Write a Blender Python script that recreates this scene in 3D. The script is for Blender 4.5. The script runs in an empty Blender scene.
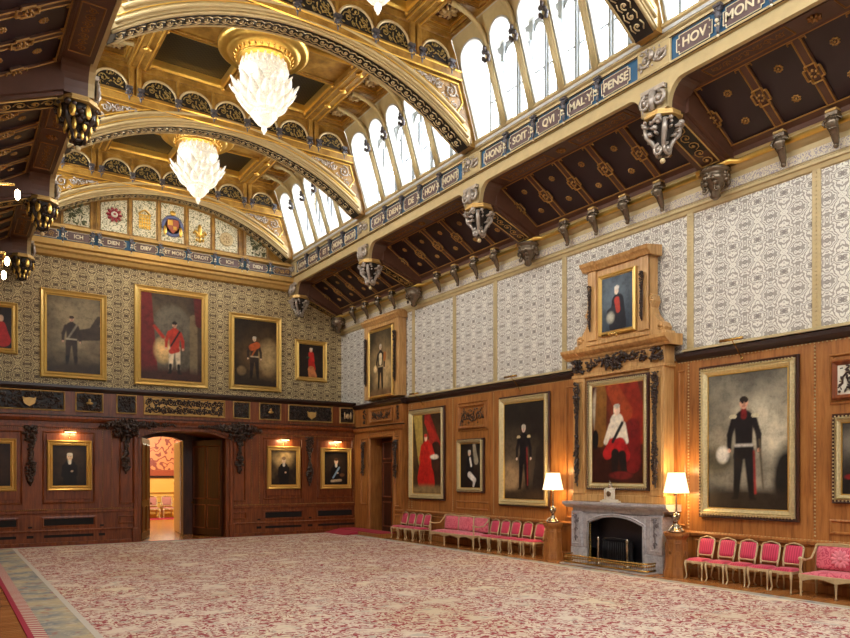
import bpy, math, random
import numpy as np
from mathutils import Vector, Matrix
random.seed(7)
PI = math.pi
sc = bpy.context.scene
WORLD=4.5; EXPO=0.62; DAY=640; CHL=130; LAMP=25; PIC=8
COL = sc.collection
CX = 7.5          # centre line of the room
YT = [3.62, 9.90, 16.18, 22.46, 28.74]   # roof trusses
YW, YP = 29.0, 27.1                       # end wall hanging / end wall panelling
XR = 14.9

# ------------------------------------------------------------------ mesh kit
class MB:
    def __init__(s): s.v = []; s.f = []; s.sm = []
    def add(s, vs, fs, smooth=False):
        n = len(s.v); s.v += [tuple(v) for v in vs]
        for f in fs: s.f.append(tuple(i+n for i in f)); s.sm.append(smooth)
    def box(s, x0, y0, z0, x1, y1, z1):
        s.add([(x0,y0,z0),(x1,y0,z0),(x1,y1,z0),(x0,y1,z0),(x0,y0,z1),(x1,y0,z1),(x1,y1,z1),(x0,y1,z1)],
              [(0,3,2,1),(4,5,6,7),(0,1,5,4),(1,2,6,5),(2,3,7,6),(3,0,4,7)])
        return s
    def bbox(s, x0, y0, z0, x1, y1, z1, b=.01):
        """box with chamfered edges"""
        if min(x1-x0, y1-y0, z1-z0) <= 2*b: return s.box(x0,y0,z0,x1,y1,z1)
        vs = []; idx = {}
        for sx in (0,1):
            for sy in (0,1):
                for sz in (0,1):
                    X = (x0,x1)[sx]; Y=(y0,y1)[sy]; Z=(z0,z1)[sz]
                    dx = b if sx==0 else -b; dy = b if sy==0 else -b; dz = b if sz==0 else -b
                    idx[sx,sy,sz,0]=len(vs); vs.append((X,Y+dy,Z+dz))
                    idx[sx,sy,sz,1]=len(vs); vs.append((X+dx,Y,Z+dz))
                    idx[sx,sy,sz,2]=len(vs); vs.append((X+dx,Y+dy,Z))
        fs = []
        for a in (0,1):
            fs.append([idx[a,0,0,0],idx[a,1,0,0],idx[a,1,1,0],idx[a,0,1,0]])
            fs.append([idx[0,a,0,1],idx[1,a,0,1],idx[1,a,1,1],idx[0,a,1,1]])
            fs.append([idx[0,0,a,2],idx[1,0,a,2],idx[1,1,a,2],idx[0,1,a,2]])
            for c in (0,1):
                fs.append([idx[a,c,0,0],idx[a,c,1,0],idx[a,c,1,1],idx[a,c,0,1]])
                fs.append([idx[a,0,c,0],idx[a,1,c,0],idx[a,1,c,2],idx[a,0,c,2]])
                fs.append([idx[0,a,c,1],idx[1,a,c,1],idx[1,a,c,2],idx[0,a,c,2]])
                for d in (0,1): fs.append([idx[a,c,d,0],idx[a,c,d,1],idx[a,c,d,2]])
        s.add(vs, fs); return s
    def quad(s, a, b, c, d): s.add([a,b,c,d], [(0,1,2,3)]); return s
    def prism(s, pts, p0, p1, fn):
        """polygon pts (u,v) extruded from p0 to p1, fn(u,v,p)->xyz"""
        n = len(pts)
        s.add([fn(u,v,p0) for u,v in pts]+[fn(u,v,p1) for u,v in pts],
              [tuple(range(n))[::-1], tuple(range(n,2*n))]+[(i,(i+1)%n,n+(i+1)%n,n+i) for i in range(n)])
        return s
    def lathe(s, prof, c=(0,0,0), n=16, smooth=True, cap=True, ax=0, a0=0.0):
        """prof (r,z) around z; ax=1 around -y"""
        vs = []
        for r, z in prof:
            for k in range(n):
                a = a0+2*PI*k/n; x=r*math.cos(a); y=r*math.sin(a)
                vs.append((c[0]+x,c[1]+y,c[2]+z) if ax==0 else (c[0]+x,c[1]-z,c[2]+y))
        fs = []
        for i in range(len(prof)-1):
            for k in range(n):
                fs.append((i*n+k,i*n+(k+1)%n,(i+1)*n+(k+1)%n,(i+1)*n+k))
        s.add(vs, fs, smooth)
        if cap:
            m = len(prof)
            s.f.append(tuple(len(s.v)-m*n+k for k in range(n))[::-1]); s.sm.append(False)
            s.f.append(tuple(len(s.v)-n+k for k in range(n))); s.sm.append(False)
        return s
    def tube(s, pts, r, n=6, smooth=True, flat=None):
        """tube along points; r number or list; flat=(axis vector,factor)"""
        P = [Vector(p) for p in pts]; m = len(P)
        R = r if isinstance(r,(list,tuple)) else [r]*m
        up = Vector((0.13,0.31,.94)); vs=[]
        prev=None
        for i in range(m):
            t = (P[min(i+1,m-1)]-P[max(i-1,0)])
            if t.length<1e-9: t=Vector((0,0,1))
            t.normalize()
            a = prev if prev is not None else up
            a = a - t*a.dot(t)
            if a.length<1e-4: a = Vector((1,0,0))-t*t.x
            a.normalize(); prev=a; b=t.cross(a)
            for k in range(n):
                th=2*PI*k/n
                d = a*math.cos(th)+b*math.sin(th)
                if flat: d = d - Vector(flat[0])*d.dot(Vector(flat[0]))*(1-flat[1])
                vs.append(P[i]+d*R[i])
        fs=[(i*n+k,i*n+(k+1)%n,(i+1)*n+(k+1)%n,(i+1)*n+k) for i in range(m-1) for k in range(n)]
        fs.append(tuple(range(n))[::-1]); fs.append(tuple((m-1)*n+k for k in range(n)))
        s.add(vs, fs, smooth); return s
    def blob(s, c, r, rot=None, n=8, m=5):
        rx,ry,rz = r if isinstance(r,(tuple,list)) else (r,r,r)
        vs=[]; M = rot
        def T(x,y,z):
            v=Vector((x*rx,y*ry,z*rz))
            if M is not None: v=M@v
            return (c[0]+v.x,c[1]+v.y,c[2]+v.z)
        for i in range(1,m):
            ph=PI*i/m
            for k in range(n):
                a=2*PI*k/n; vs.append(T(math.sin(ph)*math.cos(a),math.sin(ph)*math.sin(a),math.cos(ph)))
        fs=[(i*n+k,i*n+(k+1)%n,(i+1)*n+(k+1)%n,(i+1)*n+k) for i in range(m-2) for k in range(n)]
        t=len(vs); vs.append(T(0,0,1)); vs.append(T(0,0,-1))
        fs+=[(t,(k+1)%n,k) for k in range(n)]+[(t+1,(m-2)*n+k,(m-2)*n+(k+1)%n) for k in range(n)]
        s.add(vs,fs,True); return s
    def framerect(s, x0, z0, x1, z1, prof, y=0.0):
        """mitred moulding around a rectangle in xz, facing -y. prof=(inset,proj)"""
        vs=[]
        for ins,pr in prof:
            vs+=[(x0+ins,y-pr,z0+ins),(x1-ins,y-pr,z0+ins),(x1-ins,y-pr,z1-ins),(x0+ins,y-pr,z1-ins)]
        fs=[]
        for i in range(len(prof)-1):
            for k in range(4):
                fs.append((i*4+k,i*4+(k+1)%4,(i+1)*4+(k+1)%4,(i+1)*4+k))
        s.add(vs,fs); return s
    def beads(s, p, q, step, r):
        p=Vector(p); q=Vector(q); n=max(2,int((q-p).length/step))
        for i in range(n):
            s.blob(p.lerp(q,(i+.5)/n), r, n=5, m=3)
        return s
    def xf(s, M, i0=0):
        for i in range(i0,len(s.v)): s.v[i]=tuple(M@Vector(s.v[i]))
        return s
    def me(s, name, mat):
        m=bpy.data.meshes.new(name); m.from_pydata([tuple(v) for v in s.v],[],s.f)
        m.polygons.foreach_set('use_smooth', s.sm)
        mats = mat if isinstance(mat,(list,tuple)) else [mat]
        for k in mats: m.materials.append(k)
        m.update(); return m

def tag(o, label=None, cat=None, group=None, kind=None):
    if label: o['label']=label
    if cat: o['category']=cat
    if group: o['group']=group
    if kind: o['kind']=kind
    return o
def obj(name, mb, mat, parent=None, loc=(0,0,0), rz=0.0, label=None):
    o=bpy.data.objects.new(name, mb.me(name,mat) if isinstance(mb,MB) else mb)
    COL.objects.link(o); o.location=loc; o.rotation_euler=(0,0,rz)
    if parent: o.parent=parent
    if label: o['label']=label
    return o
def thing(name, label, cat, loc=(0,0,0), rz=0.0, group=None):
    o=bpy.data.objects.new(name,None); COL.objects.link(o); o.empty_display_size=.1
    o.location=loc; o.rotation_euler=(0,0,rz); return tag(o,label,cat,group)
def struct(name, mb, mat, parent=None):
    o=obj(name,mb,mat,parent)
    if parent is None: o['kind']='structure'
    return o
def dup(root, loc=None, rz=None, label=None, group=None):
    kids={}
    for o in bpy.data.objects:
        if o.parent: kids.setdefault(o.parent.name,[]).append(o)
    def rec(o, par):
        c=o.copy(); COL.objects.link(c)
        if par is not None: c.parent=par
        for ch in kids.get(o.name,[]): rec(ch,c)
        return c
    r=rec(root,None)
    if loc is not None: r.location=loc
    if rz is not None: r.rotation_euler=(0,0,rz)
    if label: r['label']=label
    if group: r['group']=group
    return r

# ------------------------------------------------------------------ materials
def newmat(name):
    m=bpy.data.materials.new(name); m.use_nodes=True
    nt=m.node_tree; b=nt.nodes['Principled BSDF']; return m,nt,b
def lin(c): return tuple(((x/255)/12.92 if x/255<=.04045 else (((x/255)+.055)/1.055)**2.4) for x in c)+(1,)
def N(nt,t,**k):
    n=nt.nodes.new(t)
    for a,v in k.items():
        if a in ('op','operation'): n.operation=v
        elif a=='inp':
            for i,x in v.items(): n.inputs[i].default_value=x
        else: setattr(n,a,v)
    return n
def math_(nt,op,a,b=None,c=None):
    n=nt.nodes.new('ShaderNodeMath'); n.operation=op
    for i,x in enumerate((a,b,c)):
        if x is None: continue
        if isinstance(x,(int,float)): n.inputs[i].default_value=x
        else: nt.links.new(x,n.inputs[i])
    return n.outputs[0]
def mixc(nt,f,a,b):
    n=nt.nodes.new('ShaderNodeMix'); n.data_type='RGBA'
    for i,x in ((0,f),(6,a),(7,b)):
        if isinstance(x,(int,float)): n.inputs[i].default_value=x
        elif isinstance(x,tuple): n.inputs[i].default_value=x
        else: nt.links.new(x,n.inputs[i])
    return n.outputs[2]
def noise(nt,scale,detail=3,vec=None,rough=.5,out='Fac'):
    n=nt.nodes.new('ShaderNodeTexNoise'); n.inputs['Scale'].default_value=scale
    n.inputs['Detail'].default_value=detail; n.inputs['Roughness'].default_value=rough
    if vec is not None: nt.links.new(vec,n.inputs['Vector'])
    return n.outputs[out]
def ramp(nt,f,stops):
    n=nt.nodes.new('ShaderNodeValToRGB'); e=n.color_ramp.elements
    while len(e)<len(stops): e.new(.5)
    for i,(p,c) in enumerate(stops): e[i].position=p; e[i].color=c
    nt.links.new(f,n.inputs[0]); return n.outputs[0]
def bump(nt,b,h,s=.3,d=.02):
    n=nt.nodes.new('ShaderNodeBump'); n.inputs['Strength'].default_value=s; n.inputs['Distance'].default_value=d
    nt.links.new(h,n.inputs['Height']); nt.links.new(n.outputs[0],b.inputs['Normal'])
def geo(nt): return nt.nodes.new('ShaderNodeNewGeometry').outputs['Position']
def scalev(nt,v,s):
    n=nt.nodes.new('ShaderNodeVectorMath'); n.operation='MULTIPLY'; nt.links.new(v,n.inputs[0]); n.inputs[1].default_value=s
    return n.outputs[0]
def sep(nt,v):
    n=nt.nodes.new('ShaderNodeSeparateXYZ'); nt.links.new(v,n.inputs[0]); return n.outputs
def simple(name,c,rough=.5,metal=0.0,var=.12,scale=6,spec=None,bmp=0):
    m,nt,b=newmat(name); c=lin(c); p=geo(nt)
    f=noise(nt,scale,4,p)
    d=tuple(x*(1-var*2) for x in c[:3])+(1,); l=tuple(min(1,x*(1+var)) for x in c[:3])+(1,)
    nt.links.new(mixc(nt,f,d,l),b.inputs['Base Color'])
    b.inputs['Roughness'].default_value=rough; b.inputs['Metallic'].default_value=metal
    if spec is not None: b.inputs['Specular IOR Level'].default_value=spec
    if bmp: bump(nt,b,noise(nt,scale*6,3,p),bmp,.01)
    return m
def wood(name,dark,mid,light,grain=(14,14,1.3),rough=.38):
    m,nt,b=newmat(name); p=geo(nt)
    g=noise(nt,1.0,6,scalev(nt,p,grain),.62)
    w=noise(nt,.55,3,p)
    c=ramp(nt,g,[(.3,lin(dark)),(.5,lin(mid)),(.72,lin(light))])
    k=ramp(nt,w,[(.3,(.78,.74,.7,1)),(.7,(1.12,1.1,1.08,1))])
    n=nt.nodes.new('ShaderNodeMix'); n.data_type='RGBA'; n.blend_type='MULTIPLY'; n.inputs[0].default_value=1
    nt.links.new(c,n.inputs[6]); nt.links.new(k,n.inputs[7])
    nt.links.new(n.outputs[2],b.inputs['Base Color']); b.inputs['Roughness'].default_value=rough
    bump(nt,b,g,.12,.005); return m
M={}
M['oak']=wood('oak_panelling',(124,74,32),(160,104,50),(180,124,66))
M['oakdim']=wood('dimmed_oak_panelling',(84,38,15),(120,60,25),(148,84,38))  # same oak darkened and reddened; dim warm light of the end wall painted in
M['oakdark']=wood('dark_oak',(40,16,10),(62,28,17),(84,42,24))
M['oakpale']=wood('pale_oak_overmantel',(160,118,66),(196,152,94),(214,176,118))
M['ceilwood']=wood('golden_oak_ceiling',(112,80,30),(150,112,46),(182,144,72),(3,3,3),.35)
M['gilt']=simple('burnished_gilding',(232,190,96),.32,.85,.1,9)
M['giltpaint']=simple('old_gold_paint',(196,158,90),.42,.35,.15,8)
M['giltframe']=simple('gilded_frame',(214,196,146),.36,.45,.22,20,bmp=.5)
M['creamgold']=simple('cream_gold_moulding',(188,166,118),.45,.15,.12,5)
M['cream']=simple('cream_stone_paint',(214,206,184),.5,0,.08,4)
M['plum']=simple('dark_plum_boards',(44,28,32),.42,0,.18,2)
M['soffitwood']=simple('brown_soffit_timber',(88,56,40),.42,0,.15,5)
M['blue']=simple('teal_blue_ground',(40,92,128),.5,0,.15,5)
M['darkground']=simple('black_brown_ground',(30,24,18),.5,0,.2,8)
M['carve']=simple('dark_limewood_carving',(58,40,30),.3,0,.3,25)
M['silver']=simple('silvered_carving',(176,164,150),.34,.35,.25,12)
M['bluecarve']=simple('blue_grey_carving',(92,88,92),.4,.2,.3,15)
M['ledge']=simple('black_walnut_ledge',(44,24,16),.3,0,.15,8)
M['brass']=simple('polished_brass',(196,160,92),.25,.9,.1,9)
M['iron']=simple('black_iron',(26,26,30),.4,.4,.25,15)
M['marble']=None
M['giltwood']=simple('pale_giltwood',(206,184,138),.4,.25,.15,20)
M['antique']=simple('antique_bronzed_silver',(128,112,92),.26,.65,.3,18)
M['oldline']=simple('tarnished_gold_lines',(170,126,62),.45,.3,.15,8)
M['mullion']=simple('grey_window_stone',(136,142,146),.5,0,.08,6)
M['olivegold']=simple('olive_gold_relief',(158,132,70),.42,.3,.15,12)
M['dullgold']=simple('dull_brown_gold',(150,104,50),.45,.3,.15,8)
M['void']=simple('grille_black',(12,8,7),.8,0,.1,4)
M['winframe']=simple('pale_window_paint',(186,188,184),.45,0,.08,6)
M['innergold']=simple('pale_gold_rib_paint',(190,172,124),.42,.15,.12,6)
M['bronze']=simple('dark_bronze_lamp',(84,66,46),.3,.8,.2,20)
M['silverlamp']=simple('silver_lamp_metal',(180,168,146),.22,.9,.15,20)
M['yellowwall']=simple('yellow_plaster',(222,178,84),.6,0,.06,2)
M['redcarpet']=simple('red_wool',(168,40,62),.9,0,.12,30)
M['ivory']=simple('clock_ivory',(222,214,194),.35,0,.06,20)
M['whitedoor']=simple('white_gilt_door',(240,236,228),.4,0,.05,8)

def mk_marble():
    m,nt,b=newmat('grey_veined_marble'); p=geo(nt)
    a=noise(nt,3.2,8,p,.7)
    v=math_(nt,'ABSOLUTE',math_(nt,'SUBTRACT',a,.5))
    c=ramp(nt,v,[(0,lin((150,146,146))),(.03,lin((176,172,171))),(.25,lin((190,186,184)))])
    nt.links.new(c,b.inputs['Base Color']); b.inputs['Roughness'].default_value=.28; return m
M['marble']=mk_marble()

def mk_wallpaper(name,ground_,line_,shade_,rough=.6):
    m,nt,b=newmat(name); p=geo(nt); x,y,z=sep(nt,p)
    u=math_(nt,'ADD',x,y)
    X=math_(nt,'PINGPONG',u,.30); Z=math_(nt,'PINGPONG',z,.42)
    X2=math_(nt,'PINGPONG',math_(nt,'ADD',u,.30),.30); Z2=math_(nt,'PINGPONG',math_(nt,'ADD',z,.42),.42)
    def damask(a,c,seed,sc):
        v=nt.nodes.new('ShaderNodeCombineXYZ'); nt.links.new(a,v.inputs[0]); nt.links.new(c,v.inputs[1]); v.inputs[2].default_value=seed
        return noise(nt,sc,1.5,v.outputs[0],.45)
    w=damask(X,Z,3.1,7)
    d=math_(nt,'SQRT',math_(nt,'ADD',math_(nt,'MULTIPLY',X,X),math_(nt,'MULTIPLY',Z,Z)))
    d2=math_(nt,'SQRT',math_(nt,'ADD',math_(nt,'MULTIPLY',X2,X2),math_(nt,'MULTIPLY',Z2,Z2)))
    md=math_(nt,'MINIMUM',d,d2)
    ph=math_(nt,'ADD',math_(nt,'MULTIPLY',md,34),math_(nt,'MULTIPLY',w,38))
    L=ramp(nt,math_(nt,'MULTIPLY_ADD',math_(nt,'SINE',ph),.5,.5),[(.42,(0,0,0,1)),(.62,(1,1,1,1))])
    L2=ramp(nt,math_(nt,'ABSOLUTE',math_(nt,'SINE',math_(nt,'MULTIPLY',damask(X,Z,8.2,9),30))),[(.12,(1,1,1,1)),(.3,(0,0,0,1))])
    flower=math_(nt,'LESS_THAN',md,.05)
    c=mixc(nt,L,lin(ground_),lin(line_))
    c=mixc(nt,math_(nt,'MULTIPLY',L2,.5),c,lin(shade_))
    c=mixc(nt,math_(nt,'MULTIPLY',flower,.7),c,lin(shade_))
    nt.links.new(c,b.inputs['Base Color']); b.inputs['Roughness'].default_value=.6
    return m
M['wallpaper']=mk_wallpaper('silver_cream_damask_hanging',(158,150,138),(226,221,206),(122,112,104))
M['dimdamask']=mk_wallpaper('dimmed_gold_brown_damask',(104,84,56),(204,184,136),(78,60,42))  # darker copy of the damask; end wall's dimness and sheen put into its colours

def mk_lattice():
    m,nt,b=newmat('gold_lattice_on_dark'); p=geo(nt); x,y,z=sep(nt,p)
    a=math_(nt,'ABSOLUTE',math_(nt,'SINE',math_(nt,'MULTIPLY',math_(nt,'ADD',x,y),PI/.13)))
    c=math_(nt,'ABSOLUTE',math_(nt,'SINE',math_(nt,'MULTIPLY',math_(nt,'SUBTRACT',x,y),PI/.13)))
    k=math_(nt,'LESS_THAN',math_(nt,'MINIMUM',a,c),.16)
    nt.links.new(mixc(nt,math_(nt,'MULTIPLY',k,.5),lin((20,17,12)),lin((92,80,50))),b.inputs['Base Color'])
    b.inputs['Roughness'].default_value=.45; return m
M['lattice']=mk_lattice()

def mk_carpet():
    m,nt,b=newmat('rose_scroll_carpet'); p=geo(nt); x,y,z=sep(nt,p)
    d=noise(nt,1.6,3,p,.5,'Color')
    n=nt.nodes.new('ShaderNodeVectorMath'); n.operation='MULTIPLY_ADD'
    nt.links.new(d,n.inputs[0]); n.inputs[1].default_value=(.9,.9,.9); nt.links.new(p,n.inputs[2]); wp=n.outputs[0]
    vo=nt.nodes.new('ShaderNodeTexVoronoi'); vo.feature='DISTANCE_TO_EDGE'; vo.inputs['Scale'].default_value=1.25; nt.links.new(wp,vo.inputs['Vector'])
    near=ramp(nt,vo.outputs['Distance'],[(.12,(1,1,1,1)),(.24,(.75,.75,.75,1)),(.34,(0,0,0,1))])
    a=noise(nt,2.6,2.5,p,.55)
    vine=ramp(nt,math_(nt,'ABSOLUTE',math_(nt,'SINE',math_(nt,'MULTIPLY',a,34))),[(.3,(1,1,1,1)),(.46,(0,0,0,1))])
    leaf=ramp(nt,noise(nt,8.5,3,p,.6),[(.54,(0,0,0,1)),(.58,(1,1,1,1))])
    red=math_(nt,'MULTIPLY',near,math_(nt,'MAXIMUM',vine,leaf))
    big=noise(nt,.35,2,p)
    ground=ramp(nt,big,[(.3,lin((210,190,160))),(.5,lin((222,206,186))),(.7,lin((226,210,178)))])
    bl=ramp(nt,noise(nt,4.3,3,p),[(.56,(0,0,0,1)),(.64,(1,1,1,1))])
    g2=mixc(nt,math_(nt,'MULTIPLY',bl,.5),ground,lin((150,146,134)))
    gr=ramp(nt,noise(nt,6.1,3,scalev(nt,p,(1,1.2,1)),.6),[(.57,(0,0,0,1)),(.63,(1,1,1,1))])
    g2=mixc(nt,math_(nt,'MULTIPLY',gr,.5),g2,lin((196,140,130)))
    c=mixc(nt,math_(nt,'MULTIPLY',red,.9),g2,lin((150,26,44)))
    nt.links.new(c,b.inputs['Base Color']); b.inputs['Roughness'].default_value=.95; b.inputs['Specular IOR Level'].default_value=.1
    bump(nt,b,a,.1,.01); return m
M['carpet']=mk_carpet()
def mk_carpet_border():
    m,nt,b=newmat('blue_grey_floral_border'); p=geo(nt)
    a=noise(nt,1.3,4,p,.6); f=noise(nt,6,4,p,.6); g=noise(nt,3.1,3,scalev(nt,p,(1,.8,1)),.6)
    c=ramp(nt,a,[(.34,lin((104,112,124))),(.46,lin((150,148,136))),(.6,lin((188,172,134)))])
    r=ramp(nt,g,[(.58,(0,0,0,1)),(.64,(1,1,1,1))])
    c=mixc(nt,math_(nt,'MULTIPLY',r,.6),c,lin((164,96,84)))
    q=ramp(nt,f,[(.52,(0,0,0,1)),(.6,(1,1,1,1))])
    c=mixc(nt,math_(nt,'MULTIPLY',q,.55),c,lin((196,186,160)))
    nt.links.new(c,b.inputs['Base Color']); b.inputs['Roughness'].default_value=.95; return m
M['cborder']=mk_carpet_border()
def mk_guard():
    m,nt,b=newmat('red_white_guard_stripe'); p=geo(nt); x,y,z=sep(nt,p)
    s=math_(nt,'SINE',math_(nt,'MULTIPLY',math_(nt,'ADD',x,y),2*PI/.17))
    k=math_(nt,'GREATER_THAN',s,.1)
    nt.links.new(mixc(nt,k,lin((204,190,168)),lin((172,56,64))),b.inputs['Base Color']); b.inputs['Roughness'].default_value=.95; return m
M['guard']=mk_guard()
def mk_floor():
    m,nt,b=newmat('polished_oak_boards'); p=geo(nt)
    br=nt.nodes.new('ShaderNodeTexBrick'); nt.links.new(scalev(nt,p,(1,1,1)),br.inputs['Vector'])
    br.inputs['Scale'].default_value=1.0; br.inputs['Brick Width'].default_value=1.2; br.inputs['Row Height'].default_value=.14
    br.inputs['Mortar Size'].default_value=.004
    br.inputs['Color1'].default_value=lin((176,112,56)); br.inputs['Color2'].default_value=lin((196,132,72)); br.inputs['Mortar'].default_value=lin((80,44,22))
    g=noise(nt,1,5,scalev(nt,p,(2,22,1)),.6)
    n=nt.nodes.new('ShaderNodeMix'); n.data_type='RGBA'; n.blend_type='MULTIPLY'; n.inputs[0].default_value=.7
    nt.links.new(br.outputs['Color'],n.inputs[6]); nt.links.new(ramp(nt,g,[(.3,(.6,.55,.5,1)),(.7,(1.1,1.1,1.1,1))]),n.inputs[7])
    nt.links.new(n.outputs[2],b.inputs['Base Color']); b.inputs['Roughness'].default_value=.22; return m
M['floor']=mk_floor()
def mk_fabric(name,c1,c2,stripe=False,scale=8):
    m,nt,b=newmat(name); tc=nt.nodes.new('ShaderNodeTexCoord').outputs['Object']
    if stripe:
        x,y,z=sep(nt,tc); f=math_(nt,'MULTIPLY_ADD',math_(nt,'SINE',math_(nt,'MULTIPLY',x,2*PI/.05)),.5,.5)
    else:
        w=noise(nt,scale,3,tc); f=ramp(nt,math_(nt,'ABSOLUTE',math_(nt,'SINE',math_(nt,'MULTIPLY',w,22))),[(.35,(0,0,0,1)),(.6,(1,1,1,1))])
    nt.links.new(mixc(nt,f,lin(c1),lin(c2)),b.inputs['Base Color']); b.inputs['Roughness'].default_value=.6
    b.inputs['Sheen Weight'].default_value=.3; return m
M['chairred']=mk_fabric('crimson_striped_silk',(176,28,62),(212,60,96),True)
M['damaskred']=mk_fabric('rose_damask_silk',(196,60,86),(224,112,126),False,5)
def mk_scrollband():
    """gilt scrolls inlaid in black"""
    m,nt,b=newmat('gilt_scroll_inlay'); p=geo(nt)
    w=noise(nt,7,2,p); s=math_(nt,'ABSOLUTE',math_(nt,'SINE',math_(nt,'MULTIPLY',w,26)))
    k=ramp(nt,s,[(.2,(1,1,1,1)),(.42,(0,0,0,1))])
    nt.links.new(mixc(nt,k,lin((28,22,18)),lin((168,150,104))),b.inputs['Base Color'])
    nt.links.new(math_(nt,'MULTIPLY',k,.5),b.inputs['Metallic']); b.inputs['Roughness'].default_value=.4; return m
M['inlay']=mk_scrollband()
def mk_pale_scroll(name,c1,c2,sc_=9):
    m,nt,b=newmat(name); p=geo(nt)
    w=noise(nt,sc_,2,p); s=math_(nt,'ABSOLUTE',math_(nt,'SINE',math_(nt,'MULTIPLY',w,24)))
    k=ramp(nt,s,[(.35,(0,0,0,1)),(.6,(1,1,1,1))])
    nt.links.new(mixc(nt,k,lin(c1),lin(c2)),b.inputs['Base Color']); b.inputs['Roughness'].default_value=.5; return m
M['diaper']=mk_pale_scroll('trellis_on_ivory',(116,118,84),(222,214,184),5)
M['cornband']=mk_pale_scroll('grey_cream_ornament_band',(146,136,142),(206,194,164),7)
M['tapestry']=mk_pale_scroll('woven_tapestry',(128,52,32),(196,128,76),1.2)
def mk_emit(name,c,s,base=(230,224,208),tr=0):
    m,nt,b=newmat(name); b.inputs['Base Color'].default_value=lin(base); b.inputs['Roughness'].default_value=.25
    b.inputs['Emission Color'].default_value=lin(c); b.inputs['Emission Strength'].default_value=s
    return m
def mk_crystal():
    m,nt,b=newmat('lit_cut_crystal')
    p=geo(nt); f=noise(nt,26,2,p)
    b.inputs['Base Color'].default_value=(.7,.68,.62,1); b.inputs['Roughness'].default_value=.1
    b.inputs['Specular IOR Level'].default_value=.9
    b.inputs['Emission Color'].default_value=(1,.88,.64,1)
    f2=ramp(nt,f,[(.3,(.3,.3,.3,1)),(.5,(.6,.6,.6,1)),(.66,(1,1,1,1))])
    nt.links.new(math_(nt,'MULTIPLY',f2,CRY),b.inputs['Emission Strength']); return m
CRY=.5
M['crystal']=mk_crystal()
M['shade']=mk_emit('lit_pleated_shade',(255,226,176),1.1,(238,228,204))
M['bulb']=mk_emit('glowing_bulb',(255,232,180),30.0)
M['picbulb']=mk_emit('picture_lamp_glow',(255,214,150),9.0)
def mk_glass():
    m=bpy.data.materials.new('clear_window_glass'); m.use_nodes=True; nt=m.node_tree
    nt.nodes.remove(nt.nodes['Principled BSDF']); o=nt.nodes['Material Output']
    t=nt.nodes.new('ShaderNodeBsdfTransparent'); g=nt.nodes.new('ShaderNodeBsdfGlossy'); g.inputs['Roughness'].default_value=.05
    x=nt.nodes.new('ShaderNodeMixShader'); x.inputs[0].default_value=.06
    nt.links.new(t.outputs[0],x.inputs[1]); nt.links.new(g.outputs[0],x.inputs[2]); nt.links.new(x.outputs[0],o.inputs['Surface'])
    return m
M['glass']=mk_glass()
def mk_canvas():
    m,nt,b=newmat('oil_paint_on_canvas'); a=nt.nodes.new('ShaderNodeVertexColor'); a.layer_name='paint'
    p=geo(nt); f=ramp(nt,noise(nt,4.5,6,p,.7),[(.3,(.45,.43,.4,1)),(.5,(.95,.93,.9,1)),(.7,(1.35,1.3,1.2,1))])
    n=nt.nodes.new('ShaderNodeMix'); n.data_type='RGBA'; n.blend_type='MULTIPLY'; n.inputs[0].default_value=.8
    nt.links.new(a.outputs[0],n.inputs[6]); nt.links.new(f,n.inputs[7])
    nt.links.new(n.outputs[2],b.inputs['Base Color']); b.inputs['Roughness'].default_value=.45; b.inputs['Specular IOR Level'].default_value=.3; return m
M['canvas']=mk_canvas()
def plainc(name,c,r=.5,metal=0): 
    if name not in M: M[name]=simple(name,c,r,metal,.08,10)
    return M[name]

# ------------------------------------------------------------------ ornament generators (local plane: x right, z up, facing -y)
def spiral(mb, cx, cz, r, turns, dirn, a0, y, t, steps=12, tail=None):
    pts=[]; R=[]
    if tail: pts.append((tail[0],y,tail[1])); R.append(t*.7)
    for i in range(steps+1):
        k=i/steps; a=a0+dirn*turns*2*PI*k; rr=r*(1-.82*k)
        pts.append((cx+rr*math.cos(a),y-.3*t*k,cz+rr*math.sin(a))); R.append(t*(1-.35*k))
    mb.tube(pts,R,n=5); mb.blob((cx,y-t*.5,cz),t*1.5,n=5,m=3)
def scrollrow(mb, x0, z0, x1, z1, y=0, t=.02, n=None, leaves=True, rnd=random):
    w,h=x1-x0,z1-z0
    n=n or max(1,round(w/h))
    for i in range(n):
        cx=x0+w*(i+.5)/n; cz=(z0+z1)/2; d=1 if i%2 else -1; r=min(w/n,h)*.44
        spiral(mb,cx,cz,r,1.35,d,(PI if d>0 else PI)+ (0 if i%2 else .4),y,t,tail=(cx-w/n*.62,cz+d*h*.3))
        if leaves:
            for k in range(5):
                a=rnd.uniform(0,2*PI); rr=r*rnd.uniform(.75,1.1)
                mb.blob((min(max(cx+rr*math.cos(a),x0),x1),y-t*.3,min(max(cz+rr*math.sin(a),z0),z1)),(t*2.4,t*.9,t*1.2),Matrix.Rotation(rnd.uniform(0,PI),3,'Y'),n=5,m=4)
def foliage(mb, x0, z0, x1, z1, y=0, depth=.06, n=30, s=.05, rnd=random, shape=None):
    for _ in range(n):
        for _t in range(20):
            x=rnd.uniform(x0,x1); z=rnd.uniform(z0,z1)
            if shape is None or shape(x,z): break
        a=rnd.uniform(0,PI); k=rnd.uniform(.6,1.2)*s
        if rnd.random()<.3: mb.blob((x,y-depth*rnd.uniform(.3,1),z),k*.6,n=6,m=4)
        else: mb.blob((x,y-depth*rnd.uniform(.1,.8),z),(k*1.3,k*.45,k*.5),Matrix.Rotation(a,3,'Y')@Matrix.Rotation(rnd.uniform(-.5,.5),3,'X'),n=6,m=4)
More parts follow.
